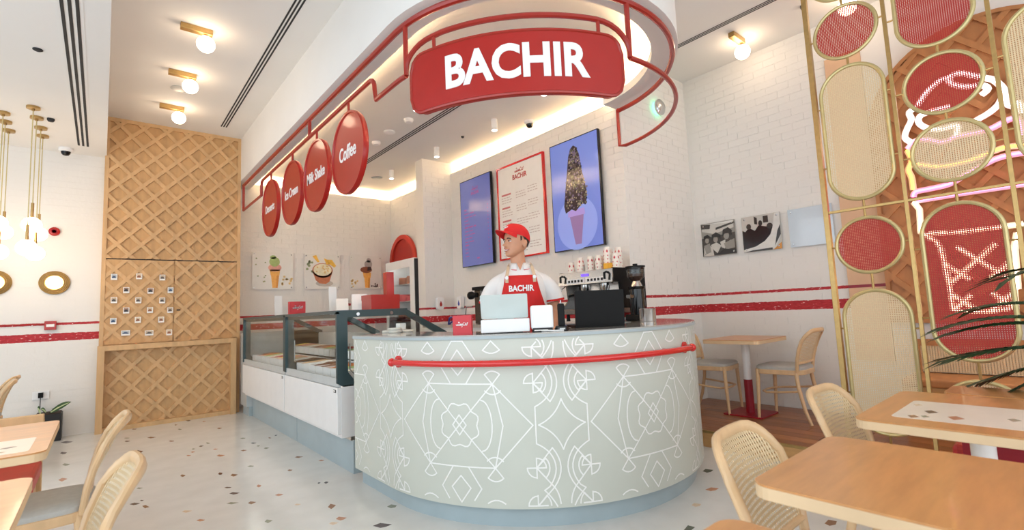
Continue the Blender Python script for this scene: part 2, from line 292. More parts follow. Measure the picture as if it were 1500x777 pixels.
def rrect(w, h, r, n=5, cx=0.0, cy=0.0):
    out = []
    for sx, sy, a0 in ((1, 1, 0), (-1, 1, PI/2), (-1, -1, PI), (1, -1, 1.5*PI)):
        for i in range(n+1):
            a = a0+PI/2*i/n
            out.append((cx+sx*(w/2-r)+r*math.cos(a), cy+sy*(h/2-r)+r*math.sin(a)))
    return out
def pill(cx, cy, a, b, n=40):
    # outline of a stadium, half width a, half height b
    s = b-a; out = []
    for i in range(n):
        t = 2*PI*i/n
        out.append((cx+a*math.cos(t), cy+a*math.sin(t)+(s if math.sin(t) >= 0 else -s)))
    return out
def clip_poly(poly, clip):
    # Sutherland-Hodgman, clip polygon convex and counter-clockwise
    out = poly
    for i in range(len(clip)):
        ax, ay = clip[i]; bx, by = clip[(i+1) % len(clip)]
        def side(p): return (bx-ax)*(p[1]-ay)-(by-ay)*(p[0]-ax)
        inp = out; out = []
        if not inp: return []
        for j in range(len(inp)):
            p, q = inp[j-1], inp[j]; sp, sq = side(p), side(q)
            if sq >= 0:
                if sp < 0: t = sp/(sp-sq); out.append((p[0]+t*(q[0]-p[0]), p[1]+t*(q[1]-p[1])))
                out.append(q)
            elif sp >= 0: t = sp/(sp-sq); out.append((p[0]+t*(q[0]-p[0]), p[1]+t*(q[1]-p[1])))
    return out
def area2(p): return sum(p[i-1][0]*p[i][1]-p[i][0]*p[i-1][1] for i in range(len(p)))

def text_mesh(body, size, bold=0.0, squeeze=1.0, depth=0.003, spacing=1.0):
    cu = bpy.data.curves.new('lettering', 'FONT'); cu.body = body; cu.size = size; cu.offset = bold*size
    cu.extrude = depth/2; cu.align_x = 'CENTER'; cu.align_y = 'CENTER'; cu.space_character = spacing; cu.resolution_u = 4
    o = bpy.data.objects.new('lettering', cu); C.objects.link(o)
    bpy.context.view_layer.update()
    me = bpy.data.meshes.new_from_object(o.evaluated_get(bpy.context.evaluated_depsgraph_get()))
    bpy.data.objects.remove(o); bpy.data.curves.remove(cu)
    for v in me.vertices: v.co.x *= squeeze
    return me
def text_obj(name, body, size, m, fn, parent=None, bold=0.0, squeeze=1.0, depth=0.003, spacing=1.0):
    me = text_mesh(body, size, bold, squeeze, depth, spacing)
    for v in me.vertices: v.co = Vector(fn(v.co.x, v.co.y, v.co.z))
    me.materials.clear(); me.materials.append(m); me.name = name
    o = bpy.data.objects.new(name, me); C.objects.link(o)
    if parent: o.parent = parent
    return o
def wall_part(mb, name, m, parent, **k): return mb.build(name, m, parent, **k)

# script-like logo squiggle (arabic lettering), unit box about 1 wide, as strokes
LOGO = [[(-.5, -.04), (-.46, -.1), (-.4, -.1), (-.38, .0), (-.36, -.1), (-.28, -.1), (-.25, .04), (-.22, -.1), (-.15, -.1)],
        [(-.15, -.1), (-.12, .02), (-.09, -.1), (-.05, -.1), (-.03, .02), (0, -.1), (.04, -.1), (.08, .04), (.12, -.1), (.26, -.1), (.32, .0), (.34, .08)],
        [(.34, -.1), (.42, -.1), (.46, .05), (.5, .12)], [(-.02, -.24), (.02, -.2)], [(.16, .1), (.2, .14)], [(-.3, .14), (-.26, .18), (-.2, .13)]]
def logo_obj(name, width, m, fn, parent, th=0.05):
    mb = MB()
    for st in LOGO:
        for (x0, y0), (x1, y1) in zip(st, st[1:]):
            dx, dy = x1-x0, y1-y0; L = math.hypot(dx, dy) or 1; nx, ny = -dy/L*th/2, dx/L*th/2; ex, ey = dx/L*th/3, dy/L*th/3
            mb.prism([((x0-ex+nx)*width, (y0-ey+ny)*width), ((x0-ex-nx)*width, (y0-ey-ny)*width), ((x1+ex-nx)*width, (y1+ey-ny)*width), ((x1+ex+nx)*width, (y1+ey+ny)*width)], fn, 0, 0.001)
    return mb.build(name, m, parent)

# ================================================================ SETTING
def brick_wall(name, origin, u, W, z0, z1, backing, label=None, ztop_clip=None, nobj=300):
    """origin: start of the brick face at floor level; u: direction along the face; room side is z x u"""
    b = MB(); b.box(*backing); root = b.build(name, M['brick'], kind='structure')
    ux, uy = u; nx, ny = -uy, ux; ang = math.atan2(uy, ux)
    BL, BH, J = 0.2145, 0.0705, 0.0035
    full = []; rest = MB(); rnd = random.Random(len(name)*13+int(W*10))
    k = 0; z = z0
    while z < z1-0.02:
        h = min(BH, z1-z); off = 0 if k % 2 == 0 else -(BL+J)/2
        s = off
        while s < W-0.01:
            a, e = max(s, 0), min(s+BL, W)
            if e-a > 0.02:
                full.append((a, e, z, h, rnd.uniform(0.0006, 0.0034), rnd.uniform(-.004, .004)))
            s += BL+J
        z += BH+J; k += 1
    def dist(q):
        x = origin[0]+ux*(q[0]+q[1])/2; y = origin[1]+uy*(q[0]+q[1])/2
        return x*x+y*y+(q[2]-1.2)**2
    full.sort(key=dist)
    mb = MB(); mb.box(-BL/2, BL/2, -0.02, 0, -BH/2, BH/2); me = None; n = 0
    for a, e, zz, h, d, tw in full:
        if n < nobj and abs(e-a-BL) < 1e-4 and abs(h-BH) < 1e-4:
            c = (a+e)/2
            px, py, pz = origin[0]+ux*c+nx*d, origin[1]+uy*c+ny*d, zz+h/2
            if me is None: o = mb.build('brick', M['brick'], root); me = o.data
            else: o = bpy.data.objects.new('brick', me); C.objects.link(o); o.parent = root
            o.location = (px, py, pz); o.rotation_euler = (0, tw, ang+tw*.6); n += 1
        else:
            P = lambda s, w, z: (origin[0]+ux*s+nx*w, origin[1]+uy*s+ny*w, z)
            vs = [P(a, -.02, zz), P(e, -.02, zz), P(e, d, zz), P(a, d, zz), P(a, -.02, zz+h), P(e, -.02, zz+h), P(e, d, zz+h), P(a, d, zz+h)]
            rest.add(vs, [(3, 2, 1, 0), (4, 5, 6, 7), (0, 1, 5, 4), (1, 2, 6, 5), (2, 3, 7, 6), (3, 0, 4, 7)])
    if rest.v: rest.build('brick_courses', M['brick'], root, kind='stuff')
    return root

XTV, XR, YC, YF, YL = 3.97, 5.23, 2.90, 8.05, 7.70
ZC, ZL, ZI, ZLED = 3.81, 3.31, 3.45, 3.29
# floor and inlaid stone chips
b = MB(); b.box(-3.2, 5.35, -2.8, 8.3, -0.1, 0); floor = b.build('floor', M['floor'], kind='structure')
chipcol = dict(d=(84, 72, 76), d2=(96, 52, 44), b=(150, 112, 84), o=(196, 142, 110), g=(150, 152, 132), l=(224, 200, 172), n=(90, 96, 84))
chipmat = {k: mat('stone_chip_'+n, chipcol[k], 0.2, vary=0.12, vscale=40) for k, n in dict(d='plum', d2='maroon', b='brown', o='terracotta', g='sage', l='cream', n='olive').items()}
for c, poly in CHIPS:
    p = poly if area2(poly) > 0 else poly[::-1]
    b = MB(); b.prism(p, lambda u, v, w: (u, v, w), -0.003, 0.0006); b.build('stone_chip', chipmat[c], floor)
# ceilings
b = MB(); b.box(-3.2, -0.03, -2.8, YL+.35, ZL, ZL+.08); b.box(-0.03, -0.005, -2.8, YL+.35, ZL, ZC); b.build('ceiling', M['ceil'], kind='structure')
b = MB(); b.box(-0.03, XR+.1, -2.8, 8.3, ZC, ZC+.1); b.build('ceiling', M['ceil'], kind='structure')
# walls
brick_wall('wall_right', (XR, 1.44), (0, 1), YC-1.44, 0.13, ZC, (XR+.001, XR+.15, -2.8, YC+.1, 0, ZC))
brick_wall('wall_corner', (XR, YC), (-1, 0), XR-XTV, 0.10, ZC, (XTV+.003, XR+.15, YC+.001, YC+.12, 0, ZC))
brick_wall('wall_counter', (XTV, YC+.0), (0, 1), YF-YC, 0.9, ZLED, (XTV+.001, XTV+.10, YC+.12, YF+.1, 0, ZLED))
brick_wall('wall_back', (XTV, YF), (-1, 0), XTV-1.46, 0.85, ZLED, (1.40, XTV+.003, YF+.001, YF+.1, 0, ZLED))
brick_wall('wall_left', (-0.02, YL), (-1, 0), 1.6, 0.0, ZL, (-3.2, -0.02, YL+.001, YL+.3, 0, ZL+.05))
brick_wall('wall_pillar', (XTV, 6.05), (-1, 0), XTV-3.49, 0.9, ZI, (3.493, XTV+.1, 6.051, 6.25, 0, ZI), nobj=150)
# cove backs behind wall linings, inner ceiling
b = MB(); b.box(XTV+.25, XTV+.3, YC+.12, YF+.3, 3.1, ZI); b.box(XTV+.10, XTV+.25, YC+.12, YF+.1, 3.15, 3.2)
b.box(1.4, XTV+.3, YF+.25, YF+.3, 3.1, ZI); b.box(1.4, XTV+.1, YF+.10, YF+.25, 3.15, 3.2)
b.build('trim_cove', M['ceil'], kind='structure')
ccx, ccy, cR = 2.715, 2.95, 1.255
def fpath(d, n=36, yfar=8.3):
    P = [(ccx-cR+d, yfar), (ccx-cR+d, ccy)]
    return P+[(ccx+(cR-d)*math.cos(PI+PI*i/n), ccy+(cR-d)*math.sin(PI+PI*i/n)) for i in range(1, n+1)]
b = MB(); P = fpath(0.02); poly = P+[(XTV+.3, ccy), (XTV+.3, 8.3)]
b.prism(poly, lambda u, v, w: (u, v, w), ZI, ZI+.05); b.build('ceiling', M['ceil'], kind='structure')
# canopy fascia
prof = [(0, ZC), (0, 3.2), (0.2, 3.2), (0.2, 3.27), (0.18, 3.27), (0.18, 3.215), (0.03, 3.215), (0.03, ZC)]
b = MB(); paths = [fpath(d) for d, z in prof]; n = len(paths[0])
vs = [(paths[k][i][0], paths[k][i][1], prof[k][1]) for i in range(n) for k in range(8)]
b.add(vs, [(i*8+k, i*8+(k+1) % 8, (i+1)*8+(k+1) % 8, (i+1)*8+k) for i in range(n-1) for k in range(8)]+[tuple(range(8)), tuple((n-1)*8+k for k in range(7, -1, -1))])
b.build('trim_canopy', M['white'], kind='structure', smooth=True)
# warm LED strips that light the coves
def led(name, segs, label, group=None):
    b = MB()
    for s in segs: b.box(*s)
    return set_props(b.build(name, M['led']), label, 'light strip')
led('led_strip', [(XTV+.14, XTV+.17, YC+.14, 6.05, 3.2, 3.215), (XTV+.14, XTV+.17, 6.26, YF, 3.2, 3.215)], 'warm light strip hidden on the ledge above the two wall screens')
led('led_strip', [(1.7, XTV, YF+.14, YF+.17, 3.2, 3.215)], 'warm light strip hidden on the ledge above the three ice cream pictures')
b = MB(); pa, pb = fpath(.09, yfar=8.0), fpath(.12, yfar=8.0); n = len(pa)
vs = [(x, y, z) for i in range(n) for (x, y), z in ((pa[i], 3.216), (pb[i], 3.216), (pb[i], 3.228), (pa[i], 3.228))]
b.add(vs, [(i*4+k, i*4+(k+1) % 4, (i+1)*4+(k+1) % 4, (i+1)*4+k) for i in range(n-1) for k in range(4)])
set_props(b.build('led_strip', M['led']), 'warm light strip hidden inside the curved white canopy rim', 'light strip')

# raised wooden deck on the right
deck = MB().box(3.90, XR, -2.8, YC, 0, 0.110).build('floor_deck', M['deckr'], kind='structure')
x = 3.90; k = 0; rnd = random.Random(3)
dk = [mat('floorboard_%s' % s, c, 0.3, vary=0.18, vscale=5, stretch=(7, .7, 1), coat=.15) for s, c in (('dark', (140, 84, 46)), ('mid', (158, 98, 56)), ('light', (172, 112, 66)))]
while x < XR-.01:
    y = -0.9+rnd.uniform(-.6, 0)
    while y < YC-.02:
        L = rnd.uniform(.9, 1.5); y1 = min(y+L, YC-.002); x1 = min(x+.118, XR-.002)
        if y1-y > .05: MB().box(x+.0015, x1, y+.0015, y1, .105, .13).build('floorboard', dk[rnd.randint(0, 2)], deck)
        y = y1+.0015
    x += .12
MB().box(3.885, 3.905, -2.8, YC-.1, .112, .1335).build('trim_brass', M['brass'], deck)
MB().box(3.885, 3.90, -2.8, YC-.1, 0.0, .112).build('riser', M['deckr'], deck)

# ================================================================ LATTICE WALL PANEL WITH DOOR
def lattice_slats(parent, fn, clip, pu, pv, u0, v0, width, m, d0=0.0, depth=0.02):
    if area2(clip) < 0: clip = clip[::-1]
    us = [p[0] for p in clip]; vsv = [p[1] for p in clip]
    L = math.hypot(pu, pv)
    for sgn, dd in ((1, depth), (-1, depth*.94)):
        dx, dy = pu/L, sgn*pv/L; nx, ny = -dy*width/2, dx*width/2
        for k in range(-60, 61):
            cx, cy = u0+k*pu, v0
            q = [(cx-dx*9-nx, cy-dy*9-ny), (cx+dx*9-nx, cy+dy*9-ny), (cx+dx*9+nx, cy+dy*9+ny), (cx-dx*9+nx, cy-dy*9+ny)]
            p = clip_poly(q, clip)
            if len(p) >= 3 and abs(area2(p)) > 0.0012:
                MB().prism(p, fn, d0, dd).build('slat', m, parent)
YP = 7.62
fnL = lambda u, v, w_: (u, YP-w_, v)
lp = thing('lattice_cladding', 'tall light oak lattice wall panel with hidden door beside the ice cream counter', 'wall panel')
MB().box(-0.02, 1.46, YP, 8.3, 0, ZC).build('backing', M['lattice_d'], lp)
b = MB()
for q in ((-.02, .02, 0, ZC), (1.42, 1.46, 0, ZC), (.02, 1.42, ZC-.045, ZC)): b.box(q[0], q[1], YP-.026, YP, q[2], q[3])
b.build('frame', M['lattice'], lp)
R4 = lambda x0, x1, z0, z1: [(x0, z0), (x1, z0), (x1, z1), (x0, z1)]
lattice_slats(lp, fnL, R4(.02, 1.42, 2.05, ZC-.045), .2385, .25, .235, 2.60, .042, M['lattice'], depth=.024)
lattice_slats(lp, fnL, R4(.71, 1.42, 1.01, 2.038), .2385, .25, .221, 1.54, .042, M['lattice'], depth=.024)
MB().box(.02, 1.42, YP-.004, YP, 2.038, 2.05).build('joint', M['slot'], lp)
dr = MB().box(.02, .70, YP-.012, YP-.001, 1.01, 2.036).build('door', M['lattice_d'], lp)
lattice_slats(dr, fnL, R4(.022, .698, 1.012, 2.034), .2385, .25, .221, 1.54, .042, M['lattice'], d0=.011, depth=.0245)
MB().box(.735, .775, YP-.036, YP-.022, 1.392, 1.408).build('door_handle', M['slot'], lp)
b = MB(); y0, y1 = 7.48, YP-.0
b.box(-.03, .035, y0, y1, 0, 1.0); b.box(1.335, 1.40, y0, y1, 0, 1.0); b.box(.035, 1.335, y0, y1, .94, 1.0); b.box(.035, 1.335, y0+.05, y1, 0, .05)
b.build('lower_frame', M['lattice'], lp)
lattice_slats(lp, fnL, R4(.035, 1.335, .05, .94), .2385, .25, .18, .613, .042, M['lattice'], depth=.02)
# small photographs pinned on the door
pv = thing('pinned_photo', '', 'photo')
bpy.data.objects.remove(pv)
tones = [((92, 84, 80), (196, 176, 150)), ((70, 90, 120), (180, 190, 196)), ((150, 96, 70), (220, 200, 170)), ((52, 50, 54), (150, 120, 100))]
tm = [(mat('print_dark_%d' % i, a, .4), mat('print_light_%d' % i, c, .4)) for i, (a, c) in enumerate(tones)]
rows = ['top', 'second', 'third', 'fourth', 'fifth', 'bottom']; rnd = random.Random(4)
for i, (x, z, wide) in enumerate(POLAROIDS):
    wd, ht = (.085, .062) if wide else (.06, .072)
    t = thing('instant_photo', 'small instant photo on the lattice door, %s of the %s row' % (['leftmost', 'middle', 'rightmost'][i % 3], rows[i//3]), 'photo', (x, YP-.0255, z), 0, 'instant photos on the lattice door')
    MB().box(-wd/2, wd/2, -.003, 0, -ht/2, ht/2).build('card', M['paper'], t)
    a, c = tm[rnd.randint(0, 3)]
    MB().box(-wd/2+.007, wd/2-.007, -.0036, -.003, -ht/2+.02, ht/2-.006).build('print', c, t)
    MB().prism([(-wd/2+.01, -ht/2+.021), (wd/2-.012, -ht/2+.021), (wd*.2, ht*.12), (-wd*.1, ht*.2), (-wd*.32, 0)], lambda u, v, w_: (u, -.0036-w_, v), 0, .0006).build('print_subject', a, t)

# ================================================================ CEILING FIXTURES
def slot_vent(label, x0, x1, y0, y1, z, n=3):
    t = thing('linear_vent', label, 'air vent', ((x0+x1)/2, (y0+y1)/2, z))
    hw, hl = (x1-x0)/2, (y1-y0)/2
    MB().box(-hw-.02, hw+.02, -hl-.02, hl+.02, -.002, 0.0).build('flange', M['ceil'], t)
    wd = 2*hw/(n*2-1)
    for i in range(n):
        a = -hw+i*2*wd; MB().box(a, a+wd, -hl, hl, -.004, -.0015).build('slot', M['slot'], t)
slot_vent('three slot black linear vent in the low left ceiling above the pendants', -.262, -.165, 2.6, 7.3, ZL)
slot_vent('three slot linear vent in the high ceiling left of the white canopy', 1.142, 1.215, 2.2, 7.22, ZC)
slot_vent('three slot linear vent in the high ceiling right of the canopy', 4.40, 4.46, -.5, 2.56, ZC)
slot_vent('three slot linear vent inside the canopy ceiling above the counter', 2.855, 2.935, 4.05, 6.75, ZI)

def globe_light(label, x, y, z, gx, rz=0):
    t = thing('globe_ceiling_light', label, 'ceiling light', (x, y, z), rz, 'brass and opal globe ceiling lights')
    MB().box(-.12, .12, -.03, .03, -.05, 0).build('brass_bar', M['brass'], t, bevel=.004)
    MB().lathe([(.018, 0), (.018, -.025)], (gx, 0, -.05)).build('neck', M['brass'], t, smooth=True)
    MB().ball((gx, 0, -.135), .072, 20, 12).build('globe', M['globe'], t, smooth=True)
    return t
for y, s in ((4.84, 'nearest of three left of the canopy'), (5.83, 'middle of three left of the canopy'), (6.82, 'farthest of three, by the lattice panel')):
    globe_light('brass ceiling light with opal globe, '+s, .575, y, ZC, .07)
globe_light('brass bar ceiling light with opal globe over the corner table right of the canopy', 4.745, 2.02, ZC, .10)
globe_light('brass bar ceiling light with opal globe seen behind the top red disc of the screen', 4.745, 1.12, ZC, .10)

def pendant(label, x, y, zg, r=.075):
    t = thing('globe_pendant', label, 'pendant lamp', (x, y, ZL), 0, 'opal globe pendants over the left tables')
    MB().lathe([(.05, 0), (.05, -.022), (.012, -.026), (.012, -.04)]).build('canopy', M['brass'], t, smooth=True)
    L = zg-ZL
    MB().tube([(0, 0, -.03), (0, 0, L+r+.1)], .0045, 6).build('rod', M['goldpale'], t)
    MB().lathe([(.012, L+r-.01), (.012, L+r+.14)]).build('sleeve', M['brass'], t, smooth=True)
    MB().ball((0, 0, L), r, 18, 12).build('globe', M['globe'], t, smooth=True)
for i, (x, y, z) in enumerate(((-.544, 6.227, 1.97), (-.542, 6.515, 2.23), (-.534, 6.829, 1.99), (-.537, 7.11, 2.23))):
    pendant('opal globe pendant on brass rod in the right cluster, %s' % ['nearest, low globe', 'second, high globe', 'third, low globe', 'farthest, high globe'][i], x, y, z)
for i, (x, y, z) in enumerate(((-.774, 6.53, 2.23), (-.788, 6.80, 1.99), (-.793, 7.09, 2.23))):
    pendant('opal globe pendant at the left picture edge, %s' % ['nearest, high globe', 'middle, low globe', 'farthest, high globe'][i], x, y, z)

def downlight(label, x, y):
    t = thing('cylinder_downlight', label, 'ceiling light', (x, y, ZI), 0, 'white cylinder downlights inside the canopy')
    MB().lathe([(.036, 0), (.036, -.135), (.031, -.135), (.031, -.12)], n=20).build('housing', M['wplast'], t, smooth=True)
    MB().lathe([(.031, -.128), (.031, -.122)], n=20).build('lens', M['spot'], t)
for x, y, s in ((3.478, 4.33, 'beside the dome camera, above the menu board'), (3.42, 5.53, 'above the left wall screen'), (3.38, 6.8, 'farthest, behind the pillar corner'), (2.45, 4.33, 'partly hidden behind the big red sign'), (3.3, 3.3, 'nearest, hidden behind the big red sign'), (2.5, 6.2, 'farther left near the round air grille')):
    downlight('white cylinder downlight inside canopy, '+s, x, y)
def small_disc(name, label, cat, x, y, z, r, h, m, n=20):
    return set_props(MB().lathe([(r*.98, 0), (r, -h*.5), (r*.7, -h)], (x, y, z), n).build(name, m, smooth=True), label, cat)
def dome_camera(label, x, y, z):
    t = thing('dome_camera', label, 'camera', (x, y, z))
    MB().lathe([(.065, 0), (.065, -.03), (.05, -.042)], n=24).build('housing', M['wplast'], t, smooth=True)
    MB().lathe([(.045, -.042), (.04, -.066), (.026, -.084), (.004, -.09)], n=24).build('dome', M['gloss'], t, smooth=True)
dome_camera('white and black dome camera on the low left ceiling by the brick wall', -.37, 7.5, ZL)
dome_camera('white and black dome camera in the canopy above the menu board', 3.86, 4.13, ZI)
small_disc('round_air_grille', 'flat round grille in the canopy ceiling beyond the linear vent', 'air vent', 3.37, 7.3, ZI, .09, .012, M['grey'])
small_disc('smoke_detector', 'white smoke detector in the canopy ceiling, nearest to the big red sign', 'smoke detector', 2.65, 4.87, ZI, .055, .04, M['wplast'])
small_disc('ceiling_speaker', 'low white round disc in the canopy ceiling between two detectors', 'speaker', 2.64, 5.34, ZI, .07, .02, M['wplast'])
small_disc('smoke_detector', 'white smoke detector in the canopy ceiling, farthest from the red sign', 'smoke detector', 2.66, 5.76, ZI, .055, .04, M['wplast'])
small_disc('ceiling_speaker', 'flat pale round speaker in the high ceiling between globe lights', 'speaker', .594, 6.27, ZC, .085, .008, M['grey'])
small_disc('sprinkler_head', 'small dark sprinkler head in the canopy ceiling above left screen', 'sprinkler', 3.48, 4.99, ZI, .02, .02, M['slot'])
small_disc('sprinkler_head', 'small dark sprinkler head on the low left ceiling between vent and pendants', 'sprinkler', -.44, 6.5, ZL, .03, .03, M['slot'])
small_disc('sprinkler_head', 'small dark sprinkler head at the top right behind the brass post', 'sprinkler', 4.75, 1.42, ZC, .025, .035, M['dsteel'])
small_disc('access_hatch', 'small square-looking dark sensor in the low left ceiling, nearest', 'sensor', -.42, 4.9, ZL, .03, .012, M['slot'])

# ================================================================ RED TUBE FRAME AND SIGNS
tcx, tcy, tR = 2.70, 2.93, 1.20
pol = lambda a, z, R=tR: (tcx+R*math.cos(math.radians(a)), tcy+R*math.sin(math.radians(a)), z)
fr = thing('red_tube_frame', 'red steel tube frame hung under the canopy rim carrying the signs', 'sign frame', (0, 0, 0))
TR = .017
up = (0, 0, 1)
top = [(1.5, 7.62, 3.14), (1.5, tcy, 3.14)]+[pol(180+k*3, 3.14) for k in range(1, 60)]+[pol(357.5, 3.15)]
b = MB(); b.tube(top, TR*1.25, 8, up=up); b.build('rim_tube', M['redmetal'], fr, smooth=True)
def rnd_corner(a, c, d, r=.09, n=5):
    a, c, d = Vector(a), Vector(c), Vector(d); p = c+(a-c).normalized()*r; q = c+(d-c).normalized()*r
    return [tuple(p*(1-t)**2+c*2*t*(1-t)+q*t*t) for t in [i/n for i in range(n+1)]]
ZA, ZB = 2.965, 2.785
low = [(1.5, 7.62, 3.14), (1.5, 7.62, ZB), (1.5, 6.6, ZB)]+rnd_corner((1.5, 6.6, ZB), (1.5, 6.6, ZA), (1.5, 5, ZA))+rnd_corner((1.5, 5, ZA), (1.5, 3.26, ZA), (1.5, 3.26, ZB))
low += [(1.5, 3.24, ZB), (1.5, 2.93, ZB)]+[pol(180+k, ZB) for k in (2, 4, 6.8)]
b = MB(); b.tube(low, TR, 8, up=None); b.build('lower_tube', M['redmetal'], fr, smooth=True)
arc = [pol(-173.2, 2.80)]+[pol(-173+12*(1-math.cos(t)), 2.83+.13*math.sin(t)) for t in [PI/2*i/7 for i in range(8)]]+[pol(-160+k*2.5, 2.965) for k in range(1, 20)]+[pol(-98.3-12*(1-math.cos(t)), 2.80+.165*math.sin(t)) for t in [PI/2*(1-i/7) for i in range(8)]]
b = MB(); b.tube(arc, TR, 8); b.build('arc_tube', M['redmetal'], fr, smooth=True)
rt = [pol(-98.3, ZB-.02)]+[pol(-98.3+k*4, ZB-.02) for k in range(1, 24)]+[pol(-2.4, ZB), pol(-2.4, 3.15)]
b = MB(); b.tube(rt, TR, 8); b.build('right_tube', M['redmetal'], fr, smooth=True)
for p, q in ((pol(-173.2, 3.14), pol(-173.2, ZB)), (pol(-98.3, 3.14), pol(-98.3, ZB-.02)), ((1.5, 4.73, 3.14), (1.5, 4.73, ZA))):
    MB().tube([p, q], TR, 8).build('upright_tube', M['redmetal'], fr, smooth=True)
# curved name sign
sg = thing('name_sign', 'large curved red sign reading BACHIR in white letters above the counter', 'sign', pol(-136, 2.48))
o0 = Vector(sg.location)
a0, a1, z0, z1 = -169.6, -102.4, 2.475, 2.862
cols = 60; W = math.radians(a1-a0)*tR; rr = .11
def zlim(s):
    d = min(s, W-s); t = 0 if d >= rr else rr-math.sqrt(max(0, rr*rr-(rr-d)**2))
    return z0+t, z1-t
def curved_plate(R0, R1, inset=0.0):
    vs = []; fs = []
    for i in range(cols+1):
        s = W*i/cols; s = inset+(W-2*inset)*i/cols
        lo, hi = zlim(s); lo += inset; hi -= inset
        if hi < lo: hi = lo
        a = a0+math.degrees(s/tR)
        for R, z in ((R1, lo), (R1, hi), (R0, hi), (R0, lo)): vs.append(tuple(Vector(pol(a, z, R))-o0))
    for i in range(cols):
        for k in range(4): fs.append((i*4+k, i*4+(k+1) % 4, (i+1)*4+(k+1) % 4, (i+1)*4+k))
    fs += [(0, 1, 2, 3), (cols*4+3, cols*4+2, cols*4+1, cols*4)]
    return MB().add(vs, fs)
curved_plate(tR-.03, tR+.02).build('sign_panel', M['redsign'], sg)
rim = []
for i in range(cols+1):
    s = W*i/cols; rim.append(Vector(pol(a0+math.degrees(s/tR), zlim(s)[1], tR+.018))-o0)
for i in range(cols, -1, -1):
    s = W*i/cols; rim.append(Vector(pol(a0+math.degrees(s/tR), zlim(s)[0], tR+.018))-o0)
MB().tube(rim, .011, 6, closed=True).build('rim', M['redmetal'], sg, smooth=True)
def sfn(x, y, z): return tuple(Vector(pol(-135.4+math.degrees(x/tR), 2.665+y, tR+.0225+z))-o0)
text_obj('lettering', 'BACHIR', .285, M['letter'], sfn, sg, bold=.034, squeeze=.875, depth=.004, spacing=1.0)
for a in (-160.5, -109.6): MB().tube([Vector(pol(a, 2.96))-o0, Vector(pol(a, 2.855))-o0], .012, 8).build('hanger', M['redmetal'], sg)
# four round signs
for y, txt, sz, sq in ((3.755, 'Coffee', .165, .78), (4.525, 'Milk Shake', .142, .80), (5.285, 'Ice Cream', .135, .80), (6.135, 'Desserts', .130, .84)):
    t = thing('round_sign', 'round red hanging sign reading %s in white' % txt, 'sign', (1.5, y, 2.53), 0, 'round red signs in a row under the canopy edge')
    R = .335
    MB().lathe([(R, .02), (R+.006, .0), (R, -.024), (R-.016, -.024), (R-.022, -.014), (.002, -.014)], n=56, axis='x').build('disc', M['redsign'], t, smooth=True)
    text_obj('lettering', txt, sz, M['letter'], lambda x, y_, z: (-.0155-z, -x, y_), t, bold=.018, squeeze=sq, depth=.003)
    MB().tube([(0, 0, R-.01), (0, 0, ZA-2.53)], .011, 8).build('hanger', M['redmetal'], t)
# ================================================================ COUNTER
kx, ky, kR = 2.70, 3.00, 1.26
AEND = 355
def kpath(R, yfar=3.57, a1=AEND, n=56):
    return [(kx-R, yfar), (kx-R, ky)]+[(kx+R*math.cos(math.radians(180+(a1-180)*i/n)), ky+R*math.sin(math.radians(180+(a1-180)*i/n))) for i in range(1, n+1)]
def band_solid(Ro, Ri, z0, z1, name, m, parent, yfar=3.57, smooth=True):
    po, pi_ = kpath(Ro, yfar), kpath(Ri, yfar); n = len(po); b = MB()
    vs = []
    for (x, y), (p, q) in zip(po, pi_): vs += [(x, y, z0), (x, y, z1), (p, q, z1), (p, q, z0)]
    b.add(vs, [(i*4+k, i*4+(k+1) % 4, (i+1)*4+(k+1) % 4, (i+1)*4+k) for i in range(n-1) for k in range(4)]+[(0, 1, 2, 3), tuple((n-1)*4+k for k in (3, 2, 1, 0))])
    return b.build(name, m, parent, smooth=smooth)
ct = thing('service_counter', 'curved sage grey service counter with white line pattern', 'counter')
band_solid(1.205, 1.15, 0, .125, 'plinth', M['plinth'], ct)
band_solid(kR, 1.20, .115, 1.045, 'front_panel', M['counter'], ct)
band_solid(kR+.012, .80, 1.045, 1.062, 'top_edge', M['cedge'], ct)
band_solid(kR+.006, .805, 1.062, 1.070, 'worktop', M['ctop'], ct)
def kfn(s, z, w_=0.0):
    if s < 0: return (kx-kR-w_, ky-s, z)
    a = PI+s/kR
    return (kx+(kR+w_)*math.cos(a), ky+(kR+w_)*math.sin(a), z)
def arc_pts(cx, cy, r, a0, a1, n=10, ry=None):
    ry = ry or r
    return [(cx+r*math.cos(math.radians(a0+(a1-a0)*i/n)), cy+ry*math.sin(math.radians(a0+(a1-a0)*i/n))) for i in range(n+1)]
